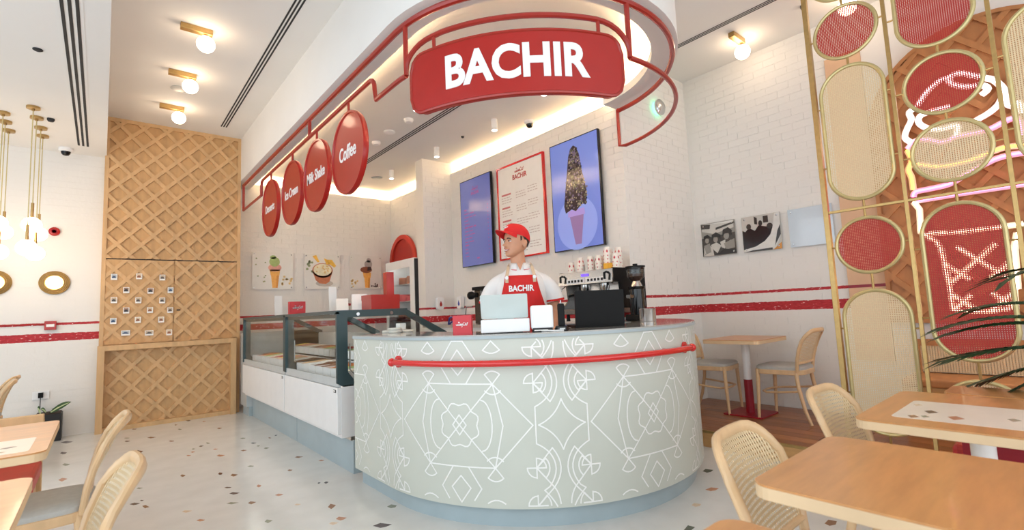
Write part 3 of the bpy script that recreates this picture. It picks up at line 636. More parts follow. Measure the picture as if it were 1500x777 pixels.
def motif_a():
    L = []
    for sy in (1, -1):
        L.append([(-.21, .23*sy), (.21, .23*sy)])
        L.append([(-.05, .232*sy), (-.125, .345*sy), (-.036, .475*sy), (.036, .475*sy), (.125, .345*sy), (.05, .232*sy)])
        L.append([(0, .425*sy), (-.06, .345*sy), (0, .28*sy), (.06, .345*sy), (0, .425*sy)])
        for sx in (1, -1):
            cx, cy = .21*sx, .23*sy
            L.append([(cx, cy), (.43*sx, 0)])
            L.append([(cx, cy), (.262*sx, 0)])
            L.append([(cx, cy)]+[(cx+.066*math.cos(math.radians(a)), cy+sy*.072*math.sin(math.radians(a))) for a in range(48, 133, 12)]+[(cx, cy)])
            L.append([(cx+.06*math.cos(math.radians(a)), cy-sy*.058*math.sin(math.radians(a))) for a in range(40, 141, 10)])
            L.append([(cx, .472*sy), (cx-.05, .42*sy)]+[(cx+.05*t, (.42-.018*(1-t*t))*sy) for t in (-.6, -.2, .2, .6)]+[(cx+.05, .42*sy), (cx, .472*sy)])
    L.append([(-.21, .23), (.21, -.23)]); L.append([(-.21, -.23), (.21, .23)])
    L.append([(r*math.cos(t), r*math.sin(t)) for t, r in [(2*PI*i/48, .118-.009*math.cos(8*2*PI*i/48)) for i in range(49)]])
    L.append([(0, .056), (-.043, 0), (0, -.056), (.043, 0), (0, .056)])
    for sx in (1, -1):
        L.append([(sx*(.138+.062*math.cos(t)), .14*math.sin(t)) for t in [(-PI/2+PI*i/14) for i in range(15)]])
    return L
def rosette(cx, cy, sx, sy):
    L = []; f = lambda x, y: (cx+sx*x, cy+sy*y)
    L.append([f(0, 0), f(-.05, .055)]+[f(.072*math.cos(math.radians(a)), .072*math.sin(math.radians(a))) for a in range(135, 226, 15)]+[f(0, 0)])
    L.append([f(0, 0), f(0, .055)]+[f(.052*math.cos(math.radians(a)), .052*math.sin(math.radians(a))) for a in range(90, -1, -18)]+[f(0, 0)])
    L.append([f(0, 0), f(-.053, 0)]+[f(.053*math.cos(math.radians(a)), .053*math.sin(math.radians(a))) for a in range(180, 271, 18)]+[f(0, 0)])
    return L
def motif_b():
    L = []
    def curve(p, c, q, n=8): return [(p[0]*(1-t)**2+2*c[0]*t*(1-t)+q[0]*t*t, p[1]*(1-t)**2+2*c[1]*t*(1-t)+q[1]*t*t) for t in [i/n for i in range(n+1)]]
    for sx in (1, -1):
        for sy in (1, -1):
            g = lambda pts: [(sx*x, sy*y) for x, y in pts]
            L.append(g(curve((0, .137), (.035, .04), (.132, 0))))
            L.append(g([(.148, 0), (.148, .10)]+curve((.148, .10), (.105, .12), (.078, .15), 4)+curve((.078, .15), (.012, .235), (.085, .33), 8)+[(.115, .35)]))
            L.append(g([(.153, .23), (.062, .125)]+curve((.062, .125), (-.022, .23), (.06, .335), 8)+[(.153, .43)]))
            L.append(g([(.153, .23), (.06, .335)]+curve((.06, .335), (.02, .385), (.03, .485), 6)))
            L.append(g(curve((.115, .35), (.05, .41), (.03, .485), 6)))
            L += rosette(sx*.153, sy*.23, -sx*-1, sy); L += rosette(sx*.153, sy*.43, -sx*-1, -sy)
            L.append(g([(.153, .43), (.10, .485)]))
    return L
def add_ribbon(b, pts, wd=.0076):
    # subdivide then lay flat strips on the counter face
    q = [pts[0]]
    for p0, p1 in zip(pts, pts[1:]):
        n = max(1, int(math.hypot(p1[0]-p0[0], p1[1]-p0[1])/.035))
        q += [(p0[0]+(p1[0]-p0[0])*i/n, p0[1]+(p1[1]-p0[1])*i/n) for i in range(1, n+1)]
    for (x0, y0), (x1, y1) in zip(q, q[1:]):
        if min(x0, x1) < -.56 or max(x0, x1) > 3.83 or min(y0, y1) < .122 or max(y0, y1) > 1.038: continue
        L = math.hypot(x1-x0, y1-y0)
        if L < 1e-6: continue
        nx, ny = -(y1-y0)/L*wd/2, (x1-x0)/L*wd/2; ex, ey = (x1-x0)/L*wd*.35, (y1-y0)/L*wd*.35
        c = [(x0-ex+nx, y0-ey+ny), (x0-ex-nx, y0-ey-ny), (x1+ex-nx, y1+ey-ny), (x1+ex+nx, y1+ey+ny)]
        wj = .0009+.0008*random.random(); b.add([kfn(s, z, wj) for s, z in c], [(0, 1, 2, 3)])
for k in range(-1, 4):
    for s0, mo in ((.614+1.19*k, motif_a()), (1.207+1.19*k, motif_b())):
        b = MB()
        for L in mo: add_ribbon(b, [(s0+x, .562+z) for x, z in L])
        if b.v: b.build('line_motif', M['inlay'], ct, kind='stuff')
# red rail on the counter
rl = thing('counter_rail', 'glossy red tubular rail curving along the counter front', 'rail')
ra = [(-173.6+i*(93.6/36)) for i in range(37)]
kp = lambda a, z, R: (kx+R*math.cos(math.radians(a)), ky+R*math.sin(math.radians(a)), z)
zr = .912
MB().tube([kp(ra[0], zr, kR+.005)]+[kp(a, zr, kR+.055) for a in ra]+[kp(ra[-1], zr, kR+.005)], .019, 12, up=(0, 0, 1)).build('rail_tube', M['redrail'], rl, smooth=True)
for a in (ra[0], ra[-1]):
    b = MB(); b.tube([kp(a, zr, kR+.001), kp(a, zr, kR+.012)], .037, 20); b.ball(kp(a, zr, kR+.055), .0265, 14, 8); b.build('end_flange', M['redrail'], rl, smooth=True)
for a in (-160, -92): MB().tube([kp(a, zr+.004, kR), kp(a, zr+.004, kR+.055)], .011, 10).build('bracket', M['redrail'], rl, smooth=True)
# back counter along the screen wall
bc = thing('back_counter', 'long back counter under the menu boards behind the person', 'counter')
MB().box(3.45, XTV-.012, 3.06, 6.035, 0.0, 1.02).build('cabinet', M['case'], bc)
MB().box(3.42, XTV-.012, 3.04, 6.035, 1.02, 1.055).build('worktop', M['ctop'], bc)

# ================================================================ ICE CREAM DISPLAY CASES
tubcols = [(240, 226, 200), (226, 150, 150), (120, 78, 56), (176, 196, 128), (244, 210, 120), (250, 246, 238), (204, 120, 60), (188, 60, 70), (228, 190, 150), (150, 110, 90)]
tubm = [mat('ice_cream_'+n, c, .6, vary=.12, vscale=30, bump=.4, bscale=25) for n, c in zip(('vanilla', 'strawberry', 'chocolate', 'pistachio', 'mango', 'milk', 'caramel', 'berry', 'biscuit', 'mocha'), tubcols)]
tubn = ['vanilla cream', 'pink strawberry', 'dark chocolate', 'green pistachio', 'yellow mango', 'white milk', 'caramel orange', 'red berry', 'pale biscuit', 'mocha brown']
ordw = 'first second third fourth fifth sixth seventh eighth ninth tenth eleventh twelfth'.split()
def display_case(label, ya, yb, which):
    t = thing('display_case', label, 'display case', (1.40, ya, 0)); L = yb-ya
    MB().box(.12, 1.0, .0, L, .0, .255).build('plinth', M['plinth'], t)
    MB().box(.10, .14, .0, L, .255, .285).build('steel_strip', M['steel'], t)
    MB().box(.03, 1.0, .0, L, .285, .68).build('cabinet', M['case'], t)
    MB().box(.0, .03, .006, L-.006, .315, .665).build('front_panel', M['case'], t, bevel=.004)
    MB().box(-.001, .0, .03, .085, .628, .650).build('sticker', M['slot'], t); MB().box(-.0015, -.001, .05, .082, .634, .645).build('sticker_print', M['paper'], t)
    MB().box(.012, .03, .006, L-.006, .67, .735).build('grey_strip', M['grey'], t)
    MB().box(.03, .98, .02, L-.02, .68, .70).build('well_floor', M['steel'], t)
    MB().box(.95, 1.0, .02, L-.02, .68, 1.02).build('rear_wall', M['case'], t)
    MB().box(.014, .02, .03, L-.03, .735, 1.235).build('front_glass', M['glass'], t)
    MB().box(.0, .61, .0, L, 1.250, 1.262).build('top_plate', M['dgreen'], t)
    MB().box(.0, .02, .0, L, 1.235, 1.25).build('top_edge', M['dgreen'], t)
    MB().box(.022, .03, .03, L-.03, 1.205, 1.235).build('top_lip', M['dgreen'], t)
    MB().box(.05, .10, .06, L-.06, 1.235, 1.248).build('light_bar', M['caseled'], t)
    for y0, y1 in ((0, .028), (L-.028, L)):
        fn = lambda u, v, w_: (u, w_, v)
        MB().prism([(0, .70), (.05, .67), (.13, .67), (.13, .72), (.085, .78), (.085, 1.205), (.085, 1.25), (0, 1.25)], fn, y0, y1).build('end_post', M['dgreen'], t)
        MB().prism([(.085, 1.205), (.595, 1.205), (.61, 1.25), (.085, 1.25)], fn, y0, y1).build('end_top_bar', M['dgreen'], t)
        MB().prism([(.595, 1.205), (.96, .995), (1.0, 1.02), (1.0, 1.04), (.61, 1.25)], fn, y0, y1).build('end_slope_bar', M['dgreen'], t)
        MB().prism([(.085, .78), (.13, .72), (.20, .70), (.95, .70), (.96, .995), (.595, 1.205), (.085, 1.205)], fn, (y0+y1)/2-.003, (y0+y1)/2+.003).build('end_glass', M['glass'], t)
        b = MB()
        for u in (.17, .46): b.lathe([(.014, -.006), (.014, .0), (.009, .003)], (u, y0-.001 if y0 == 0 else y1, 1.228), 12, 'y')
        b.build('screw_cap', M['steel'], t)
    MB().tube([(.10, -.004, 1.0), (.10, -.004, .80), (.16, -.004, .735)], .006, 6).build('pull_handle', M['steel'], t)
    n = int((L-.1)/.175); pit = (L-.1)/n; idx = 0; first = None
    for row in (0, 1):
        for i in range(n):
            ci = (i*3+row*5+which*2) % 10
            x0 = .10+row*.43; y0 = .05+i*pit
            q = thing('ice_cream_tub', '%s ice cream tub, %s row of the %s case, %s from its near end' % (tubn[ci], ['front', 'back'][row], ['nearer', 'farther'][which], ordw[i]), 'ice cream tub', (1.40+x0, ya+y0, .705+row*.085), 0, 'ice cream tubs in the glass cases')
            b = MB(); w_, d_ = .39, pit-.012
            b.box(0, w_, 0, .004, 0, .075); b.box(0, w_, d_-.004, d_, 0, .075); b.box(0, .004, .004, d_-.004, 0, .075); b.box(w_-.004, w_, .004, d_-.004, 0, .075); b.box(0, w_, 0, d_, -.003, 0)
            b.build('pan', M['wplast'], q)
            nn = 5; vs = []
            for a in range(nn+1):
                for c_ in range(nn+1):
                    u, v = a/nn, c_/nn
                    vs.append((.005+(w_-.01)*u, .005+(d_-.01)*v, .062+.03*math.sin(PI*u)*math.sin(PI*v)+random.uniform(-.006, .006)))
            MB().add(vs, [(a*(nn+1)+c_, a*(nn+1)+c_+1, (a+1)*(nn+1)+c_+1, (a+1)*(nn+1)+c_) for a in range(nn) for c_ in range(nn)]).build('ice_cream', tubm[ci], q, smooth=True)
    return t
display_case('nearer glass ice cream case with dark green frame beside the counter', 3.80, 5.228, 0)
display_case('farther glass ice cream case with dark green frame towards the lattice panel', 5.242, 7.10, 1)
eb = thing('end_cabinet', 'pale grey cabinet end between the glass cases and lattice panel', 'cabinet', (1.42, 7.11, 0))
MB().box(.03, 1.0, 0, .34, .12, 1.06).build('body', M['grey'], eb); MB().box(.06, 1.0, 0, .34, 0, .12).build('plinth', M['plinth'], eb)
MB().box(.018, .03, .06, .10, .55, .80).build('handle', M['steel'], eb)
ZT = 1.262
def card(label, x, y, w_, h, lean=0.0, rz=0.0, m='paper', foot=True):
    t = thing('menu_card', label, 'sign', (x, y, ZT), rz)
    fn = lambda u, v, d: (u, d+v*lean, v)
    MB().prism(rrect(w_, h, .004, 2, 0, h/2), fn, 0, .004).build('card', M[m], t)
    if foot: MB().box(-w_/2, w_/2, -.01, .04, 0, .004).build('foot', M['wplast'], t)
    return t
card('tall white card standing at the far end of the case tops', 1.625, 6.3, .085, .24, .06)
card('tall white card standing mid way along the case tops', 1.60, 4.42, .068, .225, .08)
card('white slanted card leaning near the red gift boxes', 1.73, 4.14, .13, .145, .5, -.35)
card('cream slanted card left of the white slanted card', 1.60, 4.2, .10, .11, .5, -.3, 'cuppaper')
def gift_box(name, label, x, y, z, w_, d, h, rz=0, m='pink', logo=True, lid=None):
    t = thing(name, label, 'box', (x, y, z), rz)
    MB().box(-w_/2, w_/2, 0, d, 0, h*(.7 if lid else 1)).build('body', M[m], t)
    if lid: MB().box(-w_/2-.002, w_/2+.002, -.002, d+.002, h*.66, h).build('lid', M[m], t)
    if logo: logo_obj('script_logo', w_*.62, M['letter'], lambda u, v, q: (u, -.0025-q, h*.55+v), t, .06)
    return t
gift_box('promo_box', 'red box with white script logo on the case tops', 1.585, 5.42, ZT, .16, .06, .135, m='pink')
gift_box('gift_box', 'wide red gift box with lid on the near end of the case', 1.86, 3.90, ZT, .26, .2, .125, m='redsign', logo=False, lid=True)
t = gift_box('gift_box', 'tall narrow red box standing on the wide red gift box', 1.945, 3.98, ZT+.126, .065, .09, .2, rz=-.1, m='redsign', logo=False)
for i, (x, y) in enumerate(((1.735, 4.5), (1.80, 4.62))):
    b = MB(); b.lathe([(.028, 0), (.038, .1), (.039, .104), (.036, .104), (.027, .004)], n=18)
    t = thing('paper_cup', ['paper cup on the case tops in front of the third picture', 'second paper cup on the case tops, farther back'][i], 'cup', (x, y, ZT)); b.build('cup', M['cuppaper'], t, smooth=True)
    MB().lathe([(.0405, .075), (.0365, .055)], n=18).build('print_band', M['pink'], t)
ab = thing('acrylic_box', 'clear acrylic box of wafers on the left end of the counter', 'box', (1.66, 3.42, 1.07))
for q in ((0, .003, 0, .26), (.257, .26, 0, .26), (.003, .257, 0, .003), (.003, .257, .257, .26)): MB().box(q[0], q[1], q[2], q[3], 0, .12).build('acrylic_side', M['glass'], ab)
for i in range(5):
    t = set_props(MB().lathe([(.05, 0), (.055, .01), (.05, .018), (.001, .018)], (1.74+.1*(i % 2), 3.50+.1*((i//2) % 2), 1.071+.019*(i//4)), 16).build('wafer', M['cuppaper'], smooth=True), 'round pale wafer in the acrylic box, %s' % ['near left', 'near right', 'far left', 'far right', 'on top of near left'][i], 'wafer', 'wafers in the acrylic box')
set_props(MB().box(1.80, 1.85, 3.53, 3.60, 1.0915, 1.14).build('napkin_pack', M['paper']), 'white napkin pack lying on wafers in the acrylic box', 'napkins')

# ================================================================ THINGS ON THE COUNTER
CZ = 1.07
gift_box('promo_box', 'coral red box sign with white script logo at left of the till', 1.655, 2.45, CZ, .112, .07, .115, rz=math.radians(-42), m='pink')
t = thing('till_terminal', 'white till base with pale grey tilted screen on the counter', 'till', (1.87, 2.30, CZ), math.radians(-42))
MB().box(-.145, .145, -.06, .10, .004, .082).build('base', M['wplast'], t, bevel=.006)
MB().box(-.12, .10, -.055, .08, 0, .006).build('foot_strip', M['slot'], t)
fn = lambda u, v, d: (u, .02+d-.35*v, .085+v)
MB().prism(rrect(.285, .145, .008, 3, -.005, .072), fn, 0, .014).build('screen', M['ipad'], t)
MB().prism([(-.05, -.01), (.05, -.01), (.04, .05), (-.04, .05)], fn, .014, .05).build('stand', M['wplast'], t)
t = thing('receipt_printer', 'white rounded receipt printer right of the till', 'printer', (2.02, 2.14, CZ), math.radians(-40))
MB().box(-.066, .066, -.06, .07, .012, .155).build('housing', M['wplast'], t, bevel=.014)
MB().box(-.058, .058, -.063, .06, 0, .022).build('base', M['slot'], t)
MB().box(-.05, .03, -.075, -.062, .006, .012).build('paper_slip', M['paper'], t)
t = thing('card_reader', 'black card reader stick standing in a round black dock', 'card reader', (2.085, 2.04, CZ), math.radians(-38))
MB().lathe([(.04, 0), (.042, .012), (.036, .028), (.02, .034)], n=24).build('dock', M['gloss'], t, smooth=True)
MB().box(-.02, .02, -.012, .014, .025, .16).build('handset', M['black'], t, bevel=.008)
MB().box(-.018, .014, -.0425, -.04, .009, .017).build('label_strip', M['grey'], t)
set_props(MB().tube([(1.97, 2.13, CZ+.004), (1.985, 2.05, CZ+.006), (2.02, 2.03, CZ+.004), (2.06, 2.0, CZ+.004)], .004, 6).build('white_cable', M['wplast'], smooth=True), 'short white cable lying in front of the receipt printer', 'cable')
t = thing('laptop', 'black laptop seen from behind its open lid on the counter', 'laptop', (2.50, 2.10, CZ), math.radians(-30))
MB().box(-.17, .17, -.01, .22, 0, .018).build('base', M['black'], t, bevel=.003)
fn = lambda u, v, d: (u+.0*v, -.012+d-.06*v+.0, .014+v)
MB().prism(rrect(.335, .225, .008, 3, 0, .1125), fn, -.004, .004).build('lid', M['black'], t)
t = thing('steel_jug', 'shiny stainless steel jug on the right end of the counter', 'jug', (3.235, 2.235, CZ))
MB().lathe([(.06, 0), (.062, .006), (.062, .094), (.065, .1), (.058, .1), (.057, .01), (.001, .008)], n=36).build('body', M['steel'], t, smooth=True)
MB().tube([(.058, .03, .085), (.09, .045, .08), (.09, .045, .03), (.058, .03, .022)], .005, 8).build('handle', M['steel'], t, smooth=True)
# espresso machine
em = thing('espresso_machine', 'two group chrome espresso machine with black sides behind the counter', 'coffee machine', (3.42, 2.70, 1.072))
W = .66
MB().box(0.02, .48, .02, W-.02, .345, .465).build('upper_body', M['dsteel'], em, bevel=.01)
MB().prism([(.0, .345), (.02, .34), (.02, .46), (.012, .462)], lambda u, v, w_: (u, w_, v), .0, W).build('front_panel', M['steel'], em)
MB().box(.28, .48, .03, W-.03, .07, .345).build('back_column', M['steel'], em)
MB().box(.0, .48, .0, W, .065, .115).build('drip_tray', M['dsteel'], em, bevel=.006)
for x, y in ((.05, .06), (.05, W-.06), (.42, .06), (.42, W-.06)): MB().lathe([(.02, 0), (.016, .065)], (x, y, 0), 12).build('foot', M['black'], em)
for y in (0.0, W-.018): MB().prism([(.02, .115), (.12, .20), (.10, .34), (.02, .36), (.02, .47), (.48, .47), (.48, .10)], lambda u, v, w_: (u, w_, v), y-.004, y+.018).build('side_panel', M['dsteel'] if y else M['black'], em)
for k, y in enumerate((.2, .44)):
    b = MB(); b.lathe([(.045, .345), (.045, .30), (.038, .285), (.038, .262)], (.14, y, 0), 20); b.build('group_head', M['steel'], em, smooth=True)
    b = MB(); b.lathe([(.034, .262), (.034, .235), (.018, .222)], (.14, y, 0), 20); b.tube([(.11, y, .25), (-.03, y+.02, .245), (-.07, y+.025, .235)], [.009, .013, .012], 10); b.build('portafilter', M['black'], em, smooth=True)
    b = MB()
    for j in range(5): b.box(-.006, .004, y-.1+j*.04, y-.1+j*.04+.024, .365, .388)
    b.build('button_row', M['slot'], em)
    MB().box(-.004, .006, y-.115, y+.105, .355, .397).build('button_plate', M['wplast'], em)
MB().box(-.003, .008, .28, .36, .415, .437).build('display', mat('violet_display', (90, 60, 190), .3, emit=(110, 80, 230), estr=1.0), em)
for y in (.035, W-.05): MB().tube([(.05, y, .34), (-.01, y, .31), (-.03, y+.01, .22), (-.02, y+.01, .14)], .006, 8).build('steam_wand', M['steel'], em, smooth=True)
for y in (.06, W-.06): MB().tube([(.0, y, .435), (-.03, y, .425), (-.03, y, .37)], .011, 8).build('steam_lever', M['black'], em, smooth=True)
# grinder
def grinder(label, x, y, hopper=True):
    g = thing('coffee_grinder', label, 'coffee grinder', (x, y, 1.072))
    MB().box(-.08, .08, -.075, .075, 0, .05).build('base', M['black'], g, bevel=.01)
    MB().lathe([(.062, .05), (.066, .12), (.062, .26), (.07, .27), (.07, .285)], n=24).build('motor_body', M['gloss'], g, smooth=True)
    MB().lathe([(.05, .285), (.04, .31), (.03, .33)], n=20).build('collar', M['steel'], g, smooth=True)
    MB().lathe([(.032, .33), (.075, .37), (.075, .445)], n=28).build('hopper', M['glass'], g, smooth=True)
    MB().lathe([(.028, .33), (.06, .365), (.06, .39), (.001, .395)], n=24).build('beans', mat('coffee_beans', (60, 36, 24), .5, vary=.3, vscale=90), g, smooth=True)
    MB().lathe([(.082, .445), (.082, .455), (.02, .458), (.02, .475), (.001, .476)], n=28).build('hopper_lid', M['black'], g, smooth=True)
    MB().box(-.12, -.06, -.02, .02, .19, .215).build('dosing_spout', M['dsteel'], g)
    return g
grinder('black coffee grinder with clear hopper right of the espresso machine', 3.43, 2.46)
grinder('second black grinder half hidden between machine and first grinder', 3.60, 2.585)
# paper cups on the machine
rndc = random.Random(11)
cupspots = [(3.52, 3.27, 2), (3.58, 3.19, 2), (3.52, 3.15, 3), (3.60, 3.08, 3), (3.53, 3.03, 3), (3.62, 2.98, 3), (3.53, 2.93, 3), (3.61, 2.88, 5), (3.53, 2.83, 5), (3.66, 2.80, 5), (3.55, 2.75, 3), (3.68, 2.92, 5)]
zt = 1.072+.467
for i, (x, y, n) in enumerate(cupspots):
    for k in range(n):
        t = thing('paper_cup', 'printed paper cup, %s stack from the left on the espresso machine, %s from bottom' % (ordw[i], ordw[k]), 'cup', (x, y, zt+.032*k), rndc.uniform(0, 6), 'paper cups on the espresso machine')
        if i == 0 and k == 0:
            MB().lathe([(.036, 0), (.027, .075), (.026, .075), (.001, .074)], n=18).build('cup', M['cuppaper'], t, smooth=True)
            b = MB()
            for a in range(5):
                c0 = 2*PI*a/5
                r0 = lambda h: .0365-.009*h/.075
                b.add([(r0(h)*math.cos(c0+d), r0(h)*math.sin(c0+d), h) for d, h in ((0, .018), (.30, .035), (0, .052), (-.30, .035))], [(0, 1, 2, 3)])
            b.build('red_diamonds', M['pink'], t); c0 = t
        else:
            for ch in c0.children: d = ch.copy(); C.objects.link(d); d.parent = t
set_props(MB().box(3.47, 3.53, 2.765, 2.83, zt, zt+.05).build('napkin_stack', M['yellow']), 'yellow folded napkins tucked between the paper cups', 'napkins')
# juice dispenser left of the person
jd = thing('drink_machine', 'dark slim drink machine with black tap left of the person', 'drink machine', (3.60, 4.95, 1.056))
MB().box(0, .2, -.06, .08, 0, .42).build('body', M['dsteel'], jd, bevel=.008)
MB().box(-.02, .2, -.26, .10, .42, .46).build('top_beam', M['black'], jd)
MB().lathe([(.03, -.11), (.035, -.02), (.05, 0), (.05, .04)], (0, .13, .36), 16, 'y').build('tap_knob', M['black'], jd, smooth=True)
MB().tube([(0, -.2, .42), (0, -.22, .2), (0, -.2, .05)], .008, 8).build('hose', M['steel'], jd, smooth=True)
MB().tube([(-.02, .10, .22), (-.02, .24, .22), (-.02, .26, .12)], .008, 8).build('spout', M['steel'], jd, smooth=True)
# soap dispensers and small back counter items
def soap(label, x, y, z, rz, m):
    t = thing('soap_dispenser', label, 'soap dispenser', (x, y, z), rz)
    MB().prism(rrect(.105, .17, .03, 4, 0, 0), lambda u, v, w_: (u, -w_, v), .0, .06).build('housing', M['wplast'], t)
    MB().prism([(.0, .045), (-.02, .0), (-.02, -.02), (-.01, -.035), (.01, -.035), (.02, -.02), (.02, .0)], lambda u, v, w_: (u, -.06-w_, v-.01), 0, .002).build('drop_mark', m, t)
soap('white soap dispenser with red drop on the brick pillar', 3.69, 6.035, 1.35, 0, M['redsign'])
soap('white soap dispenser with blue drop on the wall by pillar', 3.955, 5.83, 1.35, -PI/2, mat('blue_mark', (40, 70, 170), .4))
bl = mat('blue_handle_plastic', (38, 66, 150), .4)
for i, x in enumerate((3.58, 3.66)):
    b = MB(); b.tube([(x, 5.62, 1.057), (x-.02, 5.56, 1.14), (x+.02, 5.50, 1.16), (x+.04, 5.56, 1.10), (x+.01, 5.62, 1.057)], .012, 8)
    set_props(b.build('blue_tongs', bl, smooth=True), ['blue handled tongs on the back counter, left one', 'blue handled tongs on the back counter, right one'][i], 'tongs', 'blue tongs on the back counter')
set_props(MB().box(3.52, 3.6, 5.28, 5.40, 1.056, 1.10).build('red_tray', M['redsign']), 'small red tray on the back counter behind the coral box sign', 'tray')

# ================================================================ SCREENS, MENU BOARD, PICTURES
def scr(name, c, s=1.0): return mat(name, c, .12, vary=0, emit=c, estr=s)
def flat(b, poly, fn, d0=0, d1=.0006): b.prism(poly, fn, d0, d1)
def blob(cx, cy, r, rnd, n=7, sq=1.0): return [(cx+r*rnd.uniform(.7, 1.2)*math.cos(2*PI*i/n), cy+sq*r*rnd.uniform(.7, 1.2)*math.sin(2*PI*i/n)) for i in range(n)]
def tv(label, y0, y1, z0, z1, col):
    t = thing('wall_screen', label, 'screen', (3.90, (y0+y1)/2, (z0+z1)/2))
    w_, h = y1-y0, z1-z0; fn = lambda u, v, d: (-d, -u, v)
    MB().box(0, .035, -w_/2, w_/2, -h/2, h/2).build('bezel', M['gloss'], t)
    MB().box(.035, .065, -.12, .12, -.15, .15).build('mount', M['black'], t)
    MB().prism(R4(-w_/2+.01, w_/2-.01, -h/2+.01, h/2-.01), fn, -.0005, .001).build('picture', col, t)
    return t, (lambda u, v, d: (-.001-d, -u, v))
scrA, scrB, scrC = scr('screen_slate_blue', (84, 92, 146), .5), scr('screen_blue', (92, 110, 178), .5), scr('screen_pale_blue', (118, 134, 194), .5)
t, fn = tv('left portrait wall screen with a blue price list', 4.99, 5.706, 1.832, 3.06, scrA)
txtm = scr('screen_pink_text', (132, 70, 118), .5); rnd = random.Random(2)
text_obj('brand_text', 'BACHIR', .058, txtm, lambda x, y, z: fn(x, y+.40, z), t, bold=.03, squeeze=.9, depth=.0008)
logo_obj('script_logo', .15, txtm, lambda u, v, d: fn(u, v+.465, d), t, .05)
b = MB()
for k in range(14):
    v = .18-k*.05; x = -.27
    for j in range(rnd.randint(1, 3)):
        L = rnd.uniform(.05, .12); flat(b, R4(x, min(x+L, .0), v, v+(.02 if k % 5 == 0 else .012)), fn); x += L+.02
    flat(b, R4(.27, .285, v, v+.012), fn)
flat(b, R4(.0, .06, -.52, -.50), fn)
b.build('price_lines', txtm, t, kind='stuff')
t, fn = tv('right portrait wall screen showing a nut coated ice cream cone', 3.15, 3.862, 1.827, 3.052, scrB)
b = MB(); flat(b, arc_pts(.0, -.33, .29, 0, 350, 35), fn); b.build('light_circle', scrC, t)
b = MB(); flat(b, [(-.10, -.22), (.11, -.22), (.055, -.56), (-.03, -.56)], fn, .0006, .0012); b.build('cone', scr('screen_cone', (120, 96, 136), .5), t)
b = MB(); flat(b, [(-.115, -.18), (-.12, -.25), (.125, -.25), (.12, -.18)], fn, .0012, .0016); b.build('cone_rim', scr('screen_cone_rim', (140, 122, 180), .5), t)
b = MB(); flat(b, [(-.17, -.12), (-.15, -.2), (-.06, -.17), (.0, -.2), (.08, -.14), (.15, -.14), (.17, -.02), (.12, .2), (.085, .42), (.05, .5), (.01, .53), (-.035, .5), (-.07, .42), (-.12, .15)], fn, .0016, .0022); b.build('ice_cream_body', scr('screen_choc', (56, 44, 46), .35), t)
cols = [scr('screen_nut_'+n, c, .45) for n, c in (('tan', (136, 124, 108)), ('olive', (88, 88, 70)), ('dark', (34, 28, 36)), ('mauve', (96, 84, 104)))]
bb = [MB() for _ in cols]
for k in range(290):
    v = rnd.uniform(-.16, .49); hw = .17-(.13*max(0, v)/.5) if v > 0 else .16
    u = rnd.uniform(-hw, hw)+.01; q = rnd.randrange(4)
    flat(bb[q], blob(u, v, rnd.uniform(.008, .017), rnd, 5), fn, .0022, .0026+.0001*q)
for q, m in zip(bb, cols): q.build('nut_pieces', m, t, kind='stuff')
# printed menu board
t = thing('menu_board', 'white menu board with red frame between the two wall screens', 'menu board', (3.945, 4.4575, 2.4525))
w_, h = .885, 1.215; fn = lambda u, v, d: (-d, -u, v)
MB().box(0, .02, -w_/2+.02, w_/2-.02, -h/2+.02, h/2-.02).build('panel', M['paper'], t)
for q in ((-w_/2, -w_/2+.02, -h/2, h/2), (w_/2-.02, w_/2, -h/2, h/2), (-w_/2+.02, w_/2-.02, -h/2, -h/2+.02), (-w_/2+.02, w_/2-.02, h/2-.02, h/2)):
    MB().box(-.012, .022, q[0], q[1], q[2], q[3]).build('frame_bar', M['redrail'], t)
f2 = lambda u, v, d: (-.0005-d, -u, v)
text_obj('brand_text', 'BACHIR', .085, M['redsign'], lambda x, y, z: f2(x, y+.42, z), t, bold=.03, squeeze=.9, depth=.0008)
logo_obj('script_logo', .17, M['redsign'], lambda u, v, d: f2(u, v+.50, d), t, .05)
b = MB(); g = MB()
for col_, x0 in ((0, -.36), (1, -.08), (2, .14)):
    for k in range(5):
        v = .22-k*.17; dv = col_*.03
        if col_ == 0: flat(b, R4(x0, x0+rnd.uniform(.14, .2), v, v+.022), f2)
        for j in range(1, 4):
            x = x0
            while x < x0+.17:
                L = rnd.uniform(.02, .05); flat(g, R4(x, x+L, v-j*.032+dv, v-j*.032+dv+.009), f2); x += L+.012
b.build('menu_headings', mat('menu_red_print', (206, 120, 120), .6), t, kind='stuff'); g.build('menu_lines', mat('menu_grey_print', (205, 192, 188), .6), t, kind='stuff')

def wall_print(label, loc, rz, w_, h, bgm, group=None):
    t = thing('picture_print', label, 'picture', loc, rz, group)
    fn = lambda u, v, d: (u, -.016-d, v)
    MB().box(-w_/2, w_/2, -.016, -.010, -h/2, h/2).build('print', bgm, t)
    for sx in (-1, 1):
        for sz in (-1, 1): MB().lathe([(.009, .0), (.009, -.02), (.006, -.023)], (sx*(w_/2-.03), 0, sz*(h/2-.03)), 10, 'y').build('standoff', M['steel'], t)
    return t, fn
pg = mat('print_grey_backdrop', (238, 236, 230), .25, vary=.03, vscale=4)
PM = {k: mat('print_'+k, c, .4, vary=.1, vscale=30) for k, c in dict(green=(168, 188, 120), pink=(232, 168, 152), cone=(240, 180, 92), conedark=(214, 146, 66), nut=(228, 196, 130), bowl=(196, 120, 84), cream=(238, 230, 200), yellow=(244, 196, 84), choc=(140, 84, 60), grey=(176, 170, 164), dark=(70, 52, 46), leaf=(150, 160, 120), shadow=(196, 192, 184)).items()}
